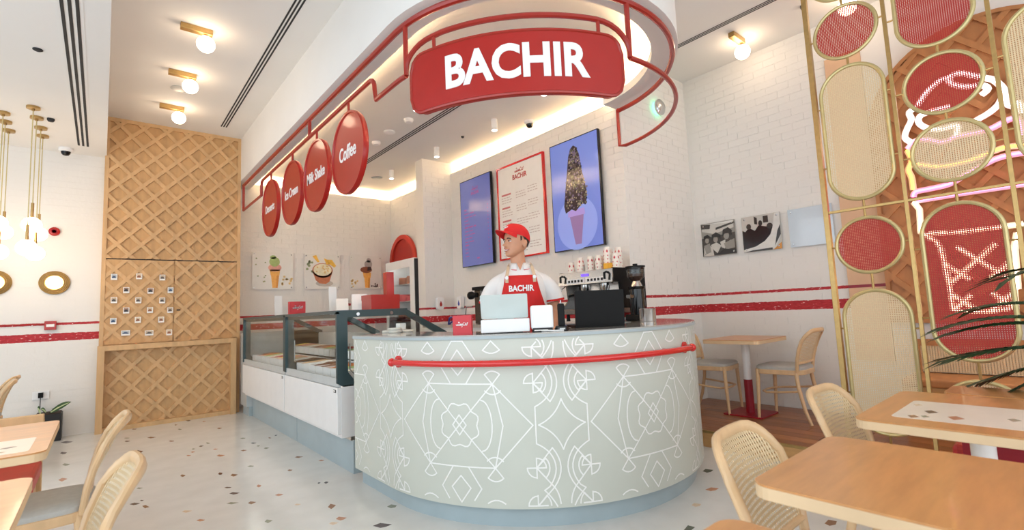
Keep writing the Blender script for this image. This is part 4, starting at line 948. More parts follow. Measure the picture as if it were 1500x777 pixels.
def P(t, m, *polys, d0=0, fn=None):
    b = MB()
    for p in polys: flat(b, p, fn, d0, d0+.0008)
    b.build('print_shape', PM[m], t, kind='stuff' if len(polys) > 1 else None)
rnd = random.Random(8)
ell = lambda cx, cy, rx, ry, n=20: arc_pts(cx, cy, rx, 0, 360*(n-1)/n, n-1, ry)
t, fn = wall_print('ice cream print with green and pink scoops in a cone', (1.99, YF-.01, 1.968), 0, .585, .57, pg)
P(t, 'cone', [(-.05, .02), (.10, .02), (.09, -.07), (-.035, -.07)], [(-.03, -.07), (.085, -.07), (.065, -.26), (-.01, -.26)], fn=fn)
P(t, 'conedark', [(-.05, .02), (.10, .02), (.098, .0), (-.048, .0)], [(.05, -.07), (.085, -.07), (.065, -.26), (.04, -.26)], d0=.001, fn=fn)
P(t, 'pink', ell(.025, .05, .095, .06), d0=.001, fn=fn); P(t, 'green', ell(.02, .14, .075, .075), ell(.0, .21, .045, .03), d0=.0015, fn=fn)
P(t, 'nut', *[blob(.2+rnd.uniform(-.07, .07), -.13+rnd.uniform(-.12, .05), .02, rnd) for _ in range(9)], fn=fn); P(t, 'leaf', *[blob(rnd.uniform(-.25, -.08), rnd.uniform(-.2, .2), .012, rnd) for _ in range(8)], fn=fn)
t, fn = wall_print('ice cream print with a pink bowl of white ice cream and fruit', (2.735, YF-.01, 1.968), 0, .575, .57, pg)
P(t, 'shadow', ell(.03, -.19, .14, .05), fn=fn); P(t, 'bowl', ell(.0, .02, .165, .12), [(-.16, .0), (.16, .0), (.11, -.16), (.05, -.20), (-.05, -.19), (-.11, -.14)], d0=.001, fn=fn)
P(t, 'cream', ell(.0, .03, .145, .10), d0=.002, fn=fn); P(t, 'nut', *[blob(rnd.uniform(-.1, .1), .03+rnd.uniform(-.06, .07), .014, rnd) for _ in range(14)], d0=.003, fn=fn)
P(t, 'yellow', [(.02, .22), (.08, .2), (.12, .12), (.06, .12)], [(.08, .2), (.15, .2), (.22, .1), (.19, .07), (.1, .13)], [(-.16, .25), (-.1, .27), (-.05, .16), (-.08, .15)], d0=.0035, fn=fn)
P(t, 'leaf', *[blob(rnd.uniform(-.26, -.16), rnd.uniform(-.0, .24), .022, rnd) for _ in range(8)], fn=fn)
t, fn = wall_print('ice cream print with chocolate and grey scoops in a cone', (3.475, YF-.01, 1.968), 0, .575, .57, pg)
P(t, 'cone', [(-.06, .0), (.09, .0), (.08, -.09), (-.045, -.09)], [(-.035, -.09), (.07, -.09), (.06, -.265), (-.02, -.265)], fn=fn); P(t, 'conedark', [(.04, -.09), (.07, -.09), (.06, -.265), (.03, -.265)], d0=.001, fn=fn)
P(t, 'choc', ell(.0, .045, .105, .055), d0=.001, fn=fn); P(t, 'grey', ell(.04, .14, .07, .07), ell(.05, .21, .04, .04), d0=.0005, fn=fn); P(t, 'dark', [(.02, .03), (.1, .04), (.09, .1), (.03, .1)], *[blob(.14+rnd.uniform(-.06, .08), -.22+rnd.uniform(-.03, .03), .014, rnd) for _ in range(9)], d0=.002, fn=fn)
P(t, 'nut', *[blob(-.2+rnd.uniform(-.06, .06), -.15+rnd.uniform(-.1, .06), .018, rnd) for _ in range(9)], fn=fn)
# three prints on the right wall, facing the room
ph = {k: mat('photo_'+k, c, .14, vary=.06, vscale=14, coat=.5) for k, c in dict(mid=(150, 146, 138), light=(206, 202, 194), white=(226, 224, 218), dark=(64, 60, 56), black=(34, 32, 31)).items()}
def wp(y, z, label, m):
    t, fn = wall_print(label, (XR-.012, y, z), -PI/2, .385, .375, m); return t, fn
def PP(t, fn, m, *polys, d0=0):
    b = MB()
    for p in polys: flat(b, p, fn, d0, d0+.0008)
    b.build('print_shape', ph[m] if isinstance(m, str) else m, t, kind='stuff' if len(polys) > 1 else None)
t, fn = wp(2.61, 1.892, 'black and white crowd photograph, leftmost on the right wall', ph['mid'])
PP(t, fn, 'light', [(-.18, .18), (.18, .18), (.18, .1), (-.05, .06), (-.18, .1)]); PP(t, fn, 'white', [(-.1, .18), (.18, .18), (.18, .15)], d0=.001)
PP(t, fn, 'dark', [(-.19, .18), (-.08, .17), (-.09, .12), (-.19, .13)], [(-.19, .02), (.19, .05), (.19, -.18), (-.19, -.18)], [(-.02, .125), (.19, .165), (.19, .145), (-.02, .10)], d0=.0012)
PP(t, fn, 'mid', ell(-.13, -.005, .024, .032), ell(-.03, -.005, .026, .036), ell(.095, .02, .03, .04), [(-.17, -.06), (-.10, -.04), (-.09, -.14), (-.15, -.16)], d0=.0028)
PP(t, fn, 'light', [(-.18, -.18), (-.17, -.08), (-.12, -.05), (-.07, -.09), (-.06, -.18)], [(-.09, -.06), (-.02, -.04), (.03, -.08), (-.02, -.16), (-.06, -.12)], [(.02, -.04), (.08, -.02), (.07, -.12), (.03, -.1)], [(.1, -.05), (.14, -.03), (.16, -.09), (.12, -.1)], d0=.002)
PP(t, fn, 'black', [(-.17, -.01), (-.165, .045), (-.12, .06), (-.085, .03), (-.10, .015), (-.14, .02)], [(-.075, -.02), (-.07, .05), (-.02, .075), (.03, .04), (.025, -.01), (-.0, .018), (-.05, .02)], [(.05, .02), (.06, .09), (.12, .11), (.16, .07), (.15, .02), (.12, .045), (.08, .045)], [(-.06, -.18), (.19, -.18), (.19, -.14), (.06, -.12), (0, -.16)], d0=.0036)
PP(t, fn, 'mid', [(.06, -.06), (.18, -.02), (.18, -.12), (.08, -.13)], d0=.0025)
t, fn = wp(2.15, 1.888, 'black and white photograph with round crop and painted white reflection, middle of three', ph['light'])
PP(t, fn, 'black', [(-.19, -.16), (-.12, -.15), (-.02, -.13), (.06, -.09), (.11, -.03), (.12, .04), (.05, .06), (-.02, .08), (-.06, .03), (-.12, .07), (-.16, .03), (-.19, .05)])
PP(t, fn, 'dark', [(-.06, .18), (-.03, .16), (-.03, .09), (-.06, .1)], [(.03, .17), (.08, .17), (.08, .1), (.03, .1)], ell(-.12, .08, .025, .03), ell(.0, .1, .02, .03), ell(.09, .06, .03, .03), d0=.001)
PP(t, fn, ph['white'], [(-.19, -.185), (.13, -.18), (.19, -.05), (.19, .185), (.145, .185), (.12, .05), (.09, -.03), (.03, -.09), (-.06, -.135), (-.19, -.16)], d0=.0015)  # white window reflection painted on as a flat layer
PP(t, fn, ph['dark'], [(.125, -.15), (.19, -.04), (.19, .06), (.16, .0)], [(-.19, -.187), (.10, -.187), (.10, -.165), (-.1, -.172)], d0=.003); PP(t, fn, PM['conedark'], [(.11, -.187), (.19, -.187), (.19, -.12)], d0=.004)
t, fn = wp(1.69, 1.885, 'glossy print with painted window reflections, rightmost behind the brass post', M['print_reflection'])
# left wall sconce, bell, call point, socket
def sconce(label, x):
    t = thing('wall_sconce', label, 'wall lamp', (x, YL-.012, 1.755), 0)
    for i, r in enumerate((.135, .12, .105, .09)): MB().lathe([(r, 0), (r, -.012-.008*i), (r-.008, -.018-.008*i), (r-.016, -.014-.008*i), (.001, -.012-.008*i)], (0, 0, 0), 40, 'y').build('ring', M['brass'], t, smooth=True)
    MB().lathe([(.075, -.03), (.07, -.05), (.04, -.062), (.001, -.066)], (0, 0, 0), 32, 'y').build('opal_lens', M['globe'], t, smooth=True)
sconce('round ribbed brass wall sconce with white lens below the red bell', -.428)
sconce('round ribbed brass wall sconce cut by the left picture edge', -.905)
t = thing('alarm_bell', 'round red fire alarm sounder on the white brick wall', 'alarm', (-.447, YL-.012, 2.35))
MB().lathe([(.05, 0), (.05, -.03), (.036, -.04), (.001, -.04)], (0, 0, 0), 28, 'y').build('sounder', M['redsign'], t, smooth=True)
MB().lathe([(.03, -.041), (.024, -.046), (.018, -.041)], (0, 0, 0), 24, 'y').build('ring', M['redbase'], t, smooth=True)
t = thing('call_point', 'small red fire call point box on the thin red band', 'alarm', (-.445, YL-.012, 1.265))
MB().box(-.05, .05, -.045, 0, -.05, .05).build('box', M['redsign'], t, bevel=.004); MB().box(-.034, .034, -.048, -.045, -.015, .015).build('front_plate', M['paper'], t)
MB().tube([(-1.6, -.008, .022), (-.06, -.008, .02)], .006, 6).build('conduit', M['redsign'], t)
t = thing('wall_socket', 'white wall socket with black plug above the planter', 'socket', (-.50, YL-.012, .49))
MB().box(-.07, .07, -.008, 0, -.045, .045).build('plate', M['wplast'], t, bevel=.003); MB().box(-.02, .02, -.05, -.008, -.025, .03).build('plug', M['black'], t)
MB().tube([(0, -.045, -.02), (0, -.05, -.15), (-.01, -.04, -.3)], .004, 6).build('cord', M['black'], t)
# evacuation light on corner wall
t = thing('wall_spotlight', 'round silver wall light glowing green seen through the red tubes', 'wall lamp', (4.62, YC-.012, 3.345))
MB().lathe([(.075, 0), (.085, -.02), (.085, -.03)], (0, 0, 0), 32, 'y').build('green_ring', mat('green_glow', (120, 220, 160), .4, emit=(130, 240, 180), estr=2.0), t, smooth=True)
MB().lathe([(.09, -.03), (.088, -.05), (.05, -.075), (.001, -.08)], (0, 0, 0), 32, 'y').build('cap', M['steel'], t, smooth=True)

# fridge and arch
fg = thing('display_fridge', 'white framed glass display fridge behind the pillar under the red arch', 'fridge', (3.43, 6.27, 0))
for q in ((.02, .52, .0, .03, .0, 2.03), (.02, .52, .87, .90, .0, 2.03), (.49, .52, .03, .87, .0, 2.03), (.02, .49, .03, .87, 2.0, 2.03), (.02, .49, .03, .87, .0, .5)): MB().box(*q).build('cabinet_panel', M['case'], fg)
for q in ((0, .02, 0, .12, .5, 2.03), (0, .02, .82, .90, .5, 2.03), (0, .02, .12, .82, 1.91, 2.03), (0, .02, .12, .82, .5, .6)): MB().box(*q).build('door_frame', M['case'], fg)
MB().box(.006, .012, .12, .82, .6, 1.91).build('door_glass', M['glass'], fg)
MB().box(.012, .5, -.004, -.0005, .05, 2.02).build('dark_edge', M['slot'], fg)
MB().box(.03, .05, .05, .85, 1.97, 1.995).build('light_bar', M['caseled'], fg)  # glowing strip added to brighten the fridge interior
for z in (.85, 1.12, 1.40, 1.66): MB().box(.05, .48, .035, .865, z, z+.012).build('shelf', M['glass'], fg)
rnd = random.Random(21); k = 0
for z in (.862, 1.132, 1.412, 1.672):
    for y in (.2, .45, .7):
        k += 1; r = rnd.uniform(.085, .11); h = rnd.uniform(.06, .12)
        t = thing('cake', 'small cake inside the display fridge, %s shelf, %s' % (['lowest', 'second', 'third', 'top'][(k-1)//3], ['nearest', 'middle', 'farthest'][(k-1) % 3]), 'cake', (3.43+.22, 6.27+y, z), 0, 'cakes inside the display fridge')
        MB().lathe([(r, 0), (r, h), (r*.9, h+.012), (.001, h+.012)], n=18).build('sponge', [M['cuppaper'], PM['nut'], M['pink'], PM['choc']][rnd.randrange(4)], t, smooth=True)
        MB().lathe([(r+.02, 0), (r+.02, .006)], n=18).build('board', M['wplast'], t)
ar = thing('red_arch', 'red painted arched opening on the wall behind the fridge', 'arch')
yc, rw, zs = 7.565, .465, 2.12
arch = lambda r, z0: [(yc+r, z0), (yc-r, z0)][::-1]+[(yc+r*math.cos(PI*i/18), zs+r*math.sin(PI*i/18)) for i in range(19)]
fx = lambda u, v, w_: (XTV-.012-w_, u, v)
b = MB(); po, pi_ = arch(rw, .0), arch(rw-.075, .0); n = len(po); b2 = [fx(u, v, d) for pl in (po, pi_) for d in (0, .04) for u, v in pl]
b.add(b2, [q for i in range(1, n) for j in [(i+1) % n] for q in ((i, j, n+j, n+i), (2*n+i, 2*n+j, 3*n+j, 3*n+i), (n+i, n+j, 3*n+j, 3*n+i), (i, j, 2*n+j, 2*n+i))])
b.build('arch_frame', M['redarch'], ar)
MB().prism(pi_, fx, -.002, .004).build('door_panel', mat('deep_red_door', (164, 36, 26), .5, vary=.05), ar)
# ================================================================ FURNITURE
def make_chair(label, loc, rz, group, cane_w=.011):
    t = thing('cane_chair', label, 'chair', loc, rz, group)
    SZ = .455
    # seat ring and cushion: rounded trapezoid outline
    def outline(k=1.0):
        pts = []
        for x, y in rrect(.42, .41, .10, 5): pts.append((x*k*(1-.10*(y/.205+1)/2), y*k))
        return pts
    o = outline(); b = MB(); b.prism(o, lambda u, v, w_: (u, v, w_), SZ-.05, SZ-.008)
    b.build('seat_frame', M['chair'], t, bevel=.006)
    b = MB(); oc = outline(.965); n = len(oc)
    rings = [(1.0, SZ-.01), (1.0, SZ+.012), (.94, SZ+.022), (.6, SZ+.028)]
    vs = [(x*s, y*s, z) for s, z in rings for x, y in oc]
    b.add(vs, [(i*n+j, i*n+(j+1) % n, (i+1)*n+(j+1) % n, (i+1)*n+j) for i in range(3) for j in range(n)]+[tuple(range(n-1, -1, -1)), tuple(3*n+j for j in range(n))])
    b.build('seat_pad', M['seat'], t, smooth=True)
    # back: hoop from the rear legs over the top, bowed in plan and leaning back
    HW, ZB, ZTOP = .198, SZ-.02, .787
    def back(x, z):
        q = (z-ZB)/(ZTOP-ZB)
        return (x, .165+.012*q+.10*q*q+.032*(1-(x/HW)**2)*min(1, max(0, q*1.6)), z)
    hoop2 = [(-HW+.02, ZB), (-HW+.008, .54), (-HW, .62), (-HW-.002, .70)]
    rad = .105
    hoop2 += [(-HW+rad-rad*math.cos(a), ZTOP-rad+rad*math.sin(a)) for a in [PI/2*i/6 for i in range(1, 7)]]
    hoop2 += [(x, ZTOP) for x in (-.06, 0, .06)]
    full = hoop2+[(-x, z) for x, z in hoop2[::-1]][1:] if False else hoop2+[(-x, z) for x, z in hoop2[:-3][::-1]]
    MB().tube([back(x, z) for x, z in full], .017, 10, flat=(.82, 1.12), up=(0, 1, 0)).build('back_frame', M['chair'], t, smooth=True)
    zl = .505
    MB().tube([back(x, zl) for x in (-HW+.01, -.1, 0, .1, HW-.01)], .012, 8, up=(0, 1, 0)).build('back_rail', M['chair'], t, smooth=True)
    # woven cane
    def hw_at(z): return HW-.008 if z < ZTOP-rad else HW-rad+math.sqrt(max(0, rad*rad-(z-(ZTOP-rad))**2))-.006
    def top_at(x): return ZTOP-.004 if abs(x) < HW-rad else ZTOP-rad+math.sqrt(max(0, rad*rad-(abs(x)-(HW-rad))**2))-.004
    b = MB(); st = .0135; wd = .0078
    def strip(P, Q):
        n = len(P); b.add(P+Q, [(i, i+1, n+i+1, n+i) for i in range(n-1)])
    x = -HW+.012
    while x < HW-.008:
        zt = top_at(x); zs_ = [zl+(zt-zl)*i/8 for i in range(9)]
        strip([tuple(Vector(back(x-wd/2, z))+Vector((0, -.0015, 0))) for z in zs_], [tuple(Vector(back(x+wd/2, z))+Vector((0, -.0015, 0))) for z in zs_]); x += st
    z = zl+.006
    while z < ZTOP-.01:
        h = hw_at(z); xs = [-h+2*h*i/8 for i in range(9)]
        strip([tuple(Vector(back(x_, z-wd/2))+Vector((0, .0015, 0))) for x_ in xs], [tuple(Vector(back(x_, z+wd/2))+Vector((0, .0015, 0))) for x_ in xs]); z += st
    b.build('cane_panel', M['cane'], t, kind='stuff')
    for s in (-1, 1):
        MB().tube([(s*.165, .15, SZ-.012), (s*.178, .165, .30), (s*.19, .205, .12), (s*.20, .25, 0)], [.017, .016, .015, .0125], 10).build('rear_leg', M['chair'], t, smooth=True)
        MB().tube([(s*.178, -.165, SZ-.012), (s*.182, -.172, .25), (s*.186, -.185, 0)], [.018, .016, .0125], 10).build('front_leg', M['chair'], t, smooth=True)
    st_ = [(-.178, .165, .27), (-.176, 0, .25), (-.168, -.11, .24), (-.11, -.16, .24), (0, -.172, .24), (.11, -.16, .24), (.168, -.11, .24), (.176, 0, .25), (.178, .165, .27)]
    MB().tube(st_, .0095, 8).build('stretcher', M['chair'], t, smooth=True)
    return t
c1 = make_chair('cane backed beech chair in the right foreground with grey seat, nearest the counter', (1.56, .485, 0), math.radians(4), 'cane chairs')
copy_thing(c1, (2.46, .535, 0), math.radians(-2), 'cane backed beech chair behind the nearest one, at the table with pale inlay')
copy_thing(c1, (4.72, 2.53, .131), math.radians(8), 'cane backed beech chair on the deck between counter and corner table')
copy_thing(c1, (4.76, 1.87, .131), math.radians(180), 'cane backed beech chair on the deck right of the corner table by the wall')
copy_thing(c1, (-.20, 2.99, 0), math.radians(-92), 'cane backed beech chair at left with grey seat in view, farther of two')
copy_thing(c1, (-.205, 1.93, 0), math.radians(-88), 'cane backed beech chair nearest the camera at the lower left corner')
copy_thing(c1, (-.89, 6.50, 0), math.radians(-95), 'cane backed chair at the far left by the brick wall, farther of two')
copy_thing(c1, (-.86, 5.99, 0), math.radians(-85), 'cane backed chair at the far left cut by the picture edge, nearer of two')

insm = mat('terrazzo_inlay', (236, 224, 208), .3, vary=.03)
def cafe_table(label, x0, x1, y0, y1, ztop, base, th=.036, inlay=None, inlab=None, red=True, zf=0.0):
    t = thing('cafe_table', label, 'table', ((x0+x1)/2, (y0+y1)/2, zf))
    w_, d = x1-x0, y1-y0; z = ztop-zf
    MB().prism(rrect(w_, d, .045, 5), lambda u, v, q: (u, v, q), z-.005, z).build('tabletop', M['table'], t)
    MB().prism(rrect(w_, d, .045, 5), lambda u, v, q: (u, v, q), z-th, z-.005).build('edge_band', M['edge'], t, bevel=.003)
    bx, by = base
    MB().lathe([(.036, .32), (.036, z-th)], (bx, by, 0), 24).build('column', M['wplast'], t, smooth=True)
    MB().lathe([(.038, .012), (.038, .32)], (bx, by, 0), 24).build('column_sleeve', M['redbase'], t, smooth=True)
    MB().prism(rrect(.36, .36, .01, 2, bx, by), lambda u, v, q: (u, v, q), .0, .012).build('base_plate', M['redbase'], t)
    if inlay:
        ax0, ax1, ay0, ay1 = inlay; cx, cy = (x0+x1)/2, (y0+y1)/2
        MB().prism(rrect(ax1-ax0, ay1-ay0, .02, 4, (ax0+ax1)/2-cx, (ay0+ay1)/2-cy), lambda u, v, q: (u, v, q), z, z+.0008).build('inlay', insm, t)
        for px, py, r, k in inlab:
            MB().prism([(px-cx-r, py-cy), (px-cx, py-cy-r*.6), (px-cx+r*.9, py-cy+r*.1), (px-cx+r*.2, py-cy+r*.6)], lambda u, v, q: (u, v, q), z+.0006, z+.0012).build('inlay_chip', chipmat[k], t)
    return t
cafe_table('plain beech topped table in the right foreground', 1.245, 1.83, -.10, .60, .75, (.0, -.0))
cafe_table('beech topped table with pale terrazzo inlay, behind the plain one', 2.13, 2.86, -.10, .62, .75, (.0, .06), inlay=(2.24, 2.62, -.02, .53),
           inlab=[(2.40, .44, .035, 'd'), (2.33, .36, .04, 'o'), (2.28, .47, .03, 'b'), (2.52, .50, .025, 'l'), (2.40, .22, .03, 'g'), (2.30, .44, .022, 'g')])
t = thing('planter_ledge', 'narrow beech topped ledge at the right edge under the palm fronds', 'ledge', (3.01, -.10, 0))
MB().prism(rrect(.25, 1.16, .04, 4), lambda u, v, q: (u, v, q), .714, .75).build('top_board', M['table'], t)
MB().box(-.10, .10, -.54, .54, 0, .714).build('padded_body', M['redbase'], t)
cafe_table('beech topped table whose corner shows at the bottom edge', .36, 1.02, -.15, .545, .75, (-.1, -.1))
cafe_table('small beech table on the deck in the corner under the photographs', 4.36, 5.02, 1.92, 2.44, .845, (.04, .02), zf=.131)
cafe_table('beech topped table with pale inlay at the left picture edge', -.95, -.148, 2.60, 3.44, .75, (0, 0), inlay=(-.85, -.2, 2.66, 2.98), inlab=[(-.27, 2.80, .03, 'd'), (-.30, 2.71, .04, 'l'), (-.4, 2.9, .03, 'o')])
cafe_table('beech topped table at the lower left corner of the picture', -.95, -.15, 1.45, 2.20, .75, (-.1, 0))
# red seats
def red_bench(label, x0, x1, y0, y1, back=None):
    t = thing('bench_seat', label, 'bench', ((x0+x1)/2, (y0+y1)/2, 0)); w_, d = (x1-x0)/2, (y1-y0)/2
    MB().box(-w_+.02, w_-.02, -d+.02, d-.02, 0, .37).build('base', M['lattice'], t)
    MB().box(-w_, w_, -d, d, .37, .46).build('cushion', M['redcush'], t, bevel=.02)
    if back == 'far': MB().box(-w_-.0, w_, d, d+.035, 0, .715).build('back_panel', M['lattice'], t, bevel=.005)
    return t
red_bench('red cushioned wooden bench behind the left table', -1.2, -.245, 3.52, 4.05, 'far')
red_bench('dark red cushioned bench on the far side of the beech ledge', 3.17, 3.72, -.70, .52)

# brass screen with oval woven panels
XS = 4.0
sc = thing('brass_screen', 'tall brass screen with round and oval woven panels in red and natural cane', 'screen divider', (XS, .7, .131))
oS = Vector(sc.location); L_ = lambda x, y, z: (x-oS.x, y-oS.y, z-oS.z)
def bar(x0, x1, y0, y1, z0, z1, name, m): MB().box(x0-oS.x, x1-oS.x, y0-oS.y, y1-oS.y, z0-oS.z, z1-oS.z).build(name, m, sc, bevel=.002)
ys = (1.188, .728, .240, -.23)
bar(XS-.02, XS+.02, ys[0]-.016, ys[0]+.016, .131, ZC, 'post', M['brass'])
for y in ys[1:]: bar(XS-.011, XS+.011, y-.011, y+.011, .131, ZC, 'post', M['brass'])
bar(XS-.010, XS+.010, ys[3], ys[0], 1.790, 1.808, 'rail', M['brass'])
def panel(cy, cz, a, b_, red, noframe=False):
    m = M['redcane'] if red else M['cane']
    o = pill(cy, cz, a, b_, 56)
    MB().tube([L_(XS, u, v) for u, v in o], .013, 8, closed=True, up=(1, 0, 0)).build('panel_frame', M['goldpale'], sc, smooth=True)
    bb = MB(); st, wd = (.0105, .0064) if red else (.0115, .0066)
    s = b_-a; ai = a-.006
    hz = lambda y: s+math.sqrt(max(0, ai*ai-(y-cy)**2)); hy = lambda z: math.sqrt(max(0, ai*ai-max(0, abs(z-cz)-s)**2))
    n = int(2*ai/st)
    for i in range(n):
        y = cy-ai+2*ai*(i+.5)/n; h = hz(y)
        bb.add([L_(XS-.001, y-wd/2, cz-h), L_(XS-.001, y+wd/2, cz-h), L_(XS-.001, y+wd/2, cz+h), L_(XS-.001, y-wd/2, cz+h)], [(0, 1, 2, 3)])
    n = int(2*(b_-.006)/st)
    for i in range(n):
        z = cz-(b_-.006)+2*(b_-.006)*(i+.5)/n; h = hy(z)
        bb.add([L_(XS+.001, cy-h, z-wd/2), L_(XS+.001, cy+h, z-wd/2), L_(XS+.001, cy+h, z+wd/2), L_(XS+.001, cy-h, z+wd/2)], [(0, 1, 2, 3)])
    bb.build('red_weave' if red else 'cane_weave', m, sc, kind='stuff')
R, BP = .188, .478
cols3 = {0: [(3.52, R, R, 0), (3.078, R, R, 1), (2.342, R, BP, 0), (1.541, R, R, 1), (.752, R, BP, 0)],
         1: [(3.24, R, BP, 1), (2.505, R, R, 1), (2.069, R, R, 0), (1.257, R, BP, 1), (.47, R, R, 0)],
         2: [(3.10, R, R, 1), (2.338, R, BP, 0), (1.541, R, R, 0), (.752, R, BP, 0)]}
for k, lst in cols3.items():
    cy = (ys[k]+ys[k+1])/2
    for cz, a, b_, red in lst: panel(cy, cz, a, b_, red)
    stops = sorted([(cz-b_, cz+b_) for cz, a, b_, red in lst])
    g = [(.131, stops[0][0])]+[(stops[i][1], stops[i+1][0]) for i in range(len(stops)-1)]+[(stops[-1][1], ZC)]
    for z0, z1 in g:
        if z1-z0 > .005: MB().tube([L_(XS, cy, z0), L_(XS, cy, z1)], .008, 8).build('tie_rod', M['brass'], sc)
    for cz, a, b_, red in lst:
        for z in ([cz-.22, cz+.22] if b_ > a else [cz]):
            for y0, y1 in ((cy+a, ys[k]), (ys[k+1], cy-a)): MB().tube([L_(XS, y0, z), L_(XS, y1, z)], .006, 6).build('pin', M['brass'], sc)

# wall lattice arch and peach coloured strip behind the screen
fR = lambda u, v, w_: (XR-w_, u, v)
wa = thing('lattice_arch', 'brown wooden lattice arch panel on the wall behind the brass screen', 'wall panel')
AC, AZ, AR = .40, 2.60, .75
outl = [(AC-AR, .95), (AC+AR, .95)]+[(AC+AR*math.cos(PI*i/32), AZ+AR*math.sin(PI*i/32)) for i in range(33)]
MB().prism(outl, fR, .01, .03).build('backing', M['wlat'], wa)
lattice_slats(wa, fR, outl, .235, .25, .40, 2.60, .042, M['wlat'], d0=.03, depth=.05)
n = len(outl)
b = MB(); q = outl; ins = [(AC-AR+.03, .98), (AC+AR-.03, .98)]+[(AC+(AR-.03)*math.cos(PI*i/32), AZ+(AR-.03)*math.sin(PI*i/32)) for i in range(33)]
b.add([fR(u, v, .052) for u, v in q]+[fR(u, v, .052) for u, v in ins]+[fR(u, v, .012) for u, v in q], [(i, (i+1) % n, n+(i+1) % n, n+i) for i in range(n)]+[(i, 2*n+i, 2*n+(i+1) % n, (i+1) % n) for i in range(n)])
b.build('rim', M['wlat'], wa)
vp = thing('peach_strip', 'peach strip on the wall between white brick and lattice arch', 'wall panel')
MB().box(XR-.018, XR-.004, 1.151, 1.435, .62, 3.44).build('panel', M['peach'], vp)
MB().box(XR-.0195, XR-.018, 1.151, 1.435, 1.268, 1.294).build('red_band', M['redbase'], vp)
# bench with cane back on the deck
bn = thing('wall_bench', 'wooden bench with cane back under the lattice arch', 'bench', (5.0, .3, .131))
MB().box(-.27, .2, -1.0, .72, 0, .36).build('base', M['deckr'], bn); MB().box(-.28, .2, -1.0, .72, .36, .42).build('seat', M['wlat'], bn, bevel=.015)
MB().box(.12, .15, -1.0, .70, .64, .69).build('top_rail', M['wlat'], bn); MB().box(.12, .15, .66, .70, .42, .64).build('back_post', M['wlat'], bn)
b = MB()
for i in range(100): y = -.98+1.64*i/99; b.box(.134, .137, y-.0055, y+.0055, .43, .64)
for i in range(14): z = .435+.2*i/13; b.box(.137, .139, -1.0, .66, z-.005, z+.005)
b.build('cane_back', M['cane'], bn, kind='stuff')

# neon
XN = 5.12
neonm = dict(white=emission('neon_white', (255, 246, 246), 7), pink=emission('neon_pink', (255, 110, 190), 4.5), orange=emission('neon_amber', (255, 176, 66), 5), warm=emission('neon_warm_white', (255, 226, 180), 7))
base_ = mat('neon_backing', (232, 214, 206), .5)
ns = thing('neon_sign', 'glowing neon ice cream cup in white, pink and amber on the lattice arch', 'neon sign', (XN, .5, 1.2))
oN = Vector(ns.location)
def catmull(pts, k=4):
    if len(pts) < 3: return pts
    out = []
    for i in range(len(pts)-1):
        p0 = pts[max(0, i-1)]; p1 = pts[i]; p2 = pts[i+1]; p3 = pts[min(len(pts)-1, i+2)]
        for j in range(k):
            t = j/k
            out.append(tuple(.5*((2*p1[c])+(-p0[c]+p2[c])*t+(2*p0[c]-5*p1[c]+4*p2[c]-p3[c])*t*t+(-p0[c]+3*p1[c]-3*p2[c]+p3[c])*t**3) for c in (0, 1)))
    return out+[pts[-1]]
for k, lines in NEON.items():
    for ln in lines:
        q = ln if k == 'warm' else catmull(ln)
        MB().tube([(XN-oN.x, y-oN.y, z-oN.z) for y, z in q], .0085 if k != 'warm' else .007, 8).build('neon_tube', neonm[k], ns, smooth=True, label='%s neon tube' % {'warm': 'warm white', 'orange': 'amber'}.get(k, k))
        MB().tube([(XN+.016-oN.x, y-oN.y, z-oN.z) for y, z in q], .026, 6, flat=(.25, 1.0), up=(1, 0, 0)).build('backing_strip', base_, ns)
# palm in a pot, fronds reaching in from the right
pm = thing('potted_palm', 'dark green palm whose blurred fronds reach in at the right edge', 'plant', (3.04, -.10, .751))
MB().lathe([(.08, 0), (.10, .15), (.105, .16), (.09, .16), (.088, .14), (.001, .135)], n=28).build('pot', M['pot'], pm, smooth=True)
rnd = random.Random(5)
fr_list = [(.50, .30, -.05), (.49, .27, -.01), (.50, .16, -.08), (.40, -.02, .05), (.45, .36, .1), (.3, .5, -.2), (-.4, .4, .1), (.1, .5, -.4), (.15, .45, .4), (.44, .04, .12)]
for ty, tz, tx in fr_list:
    P0 = Vector((0, 0, .14)); P2 = Vector((tx, ty, tz)); P1 = Vector((tx*.25, ty*.35, max(tz, .1)+.09))
    pts = [P0*(1-t)**2+P1*2*t*(1-t)+P2*t*t for t in [i/36 for i in range(37)]]
    b = MB(); b.tube(pts, [.008*(1-.7*i/36) for i in range(37)], 5)
    b.build('frond_stem', M['palm'], pm)
    b = MB()
    for i in range(9, 37):
        t = i/36; d = (pts[min(36, i+1)]-pts[i-1]).normalized(); side = d.cross(Vector((0, 0, 1))).normalized()
        L = .19*math.sin(PI*min(1, .2+.85*(1-abs(t-.55)/.6)))*rnd.uniform(.85, 1.1)
        for s in (-1, 1):
            tip = pts[i]+(d*.95+side*s*.6+Vector((0, 0, -.12))).normalized()*L; wv = d*.017
            mid = (pts[i]+tip)/2+Vector((0, 0, .012))
            b.add([tuple(pts[i]-wv), tuple(mid-wv), tuple(tip), tuple(mid+wv), tuple(pts[i]+wv)], [(0, 1, 3, 4), (1, 2, 3)])
    b.build('leaflets', M['palm'], pm, kind='stuff')
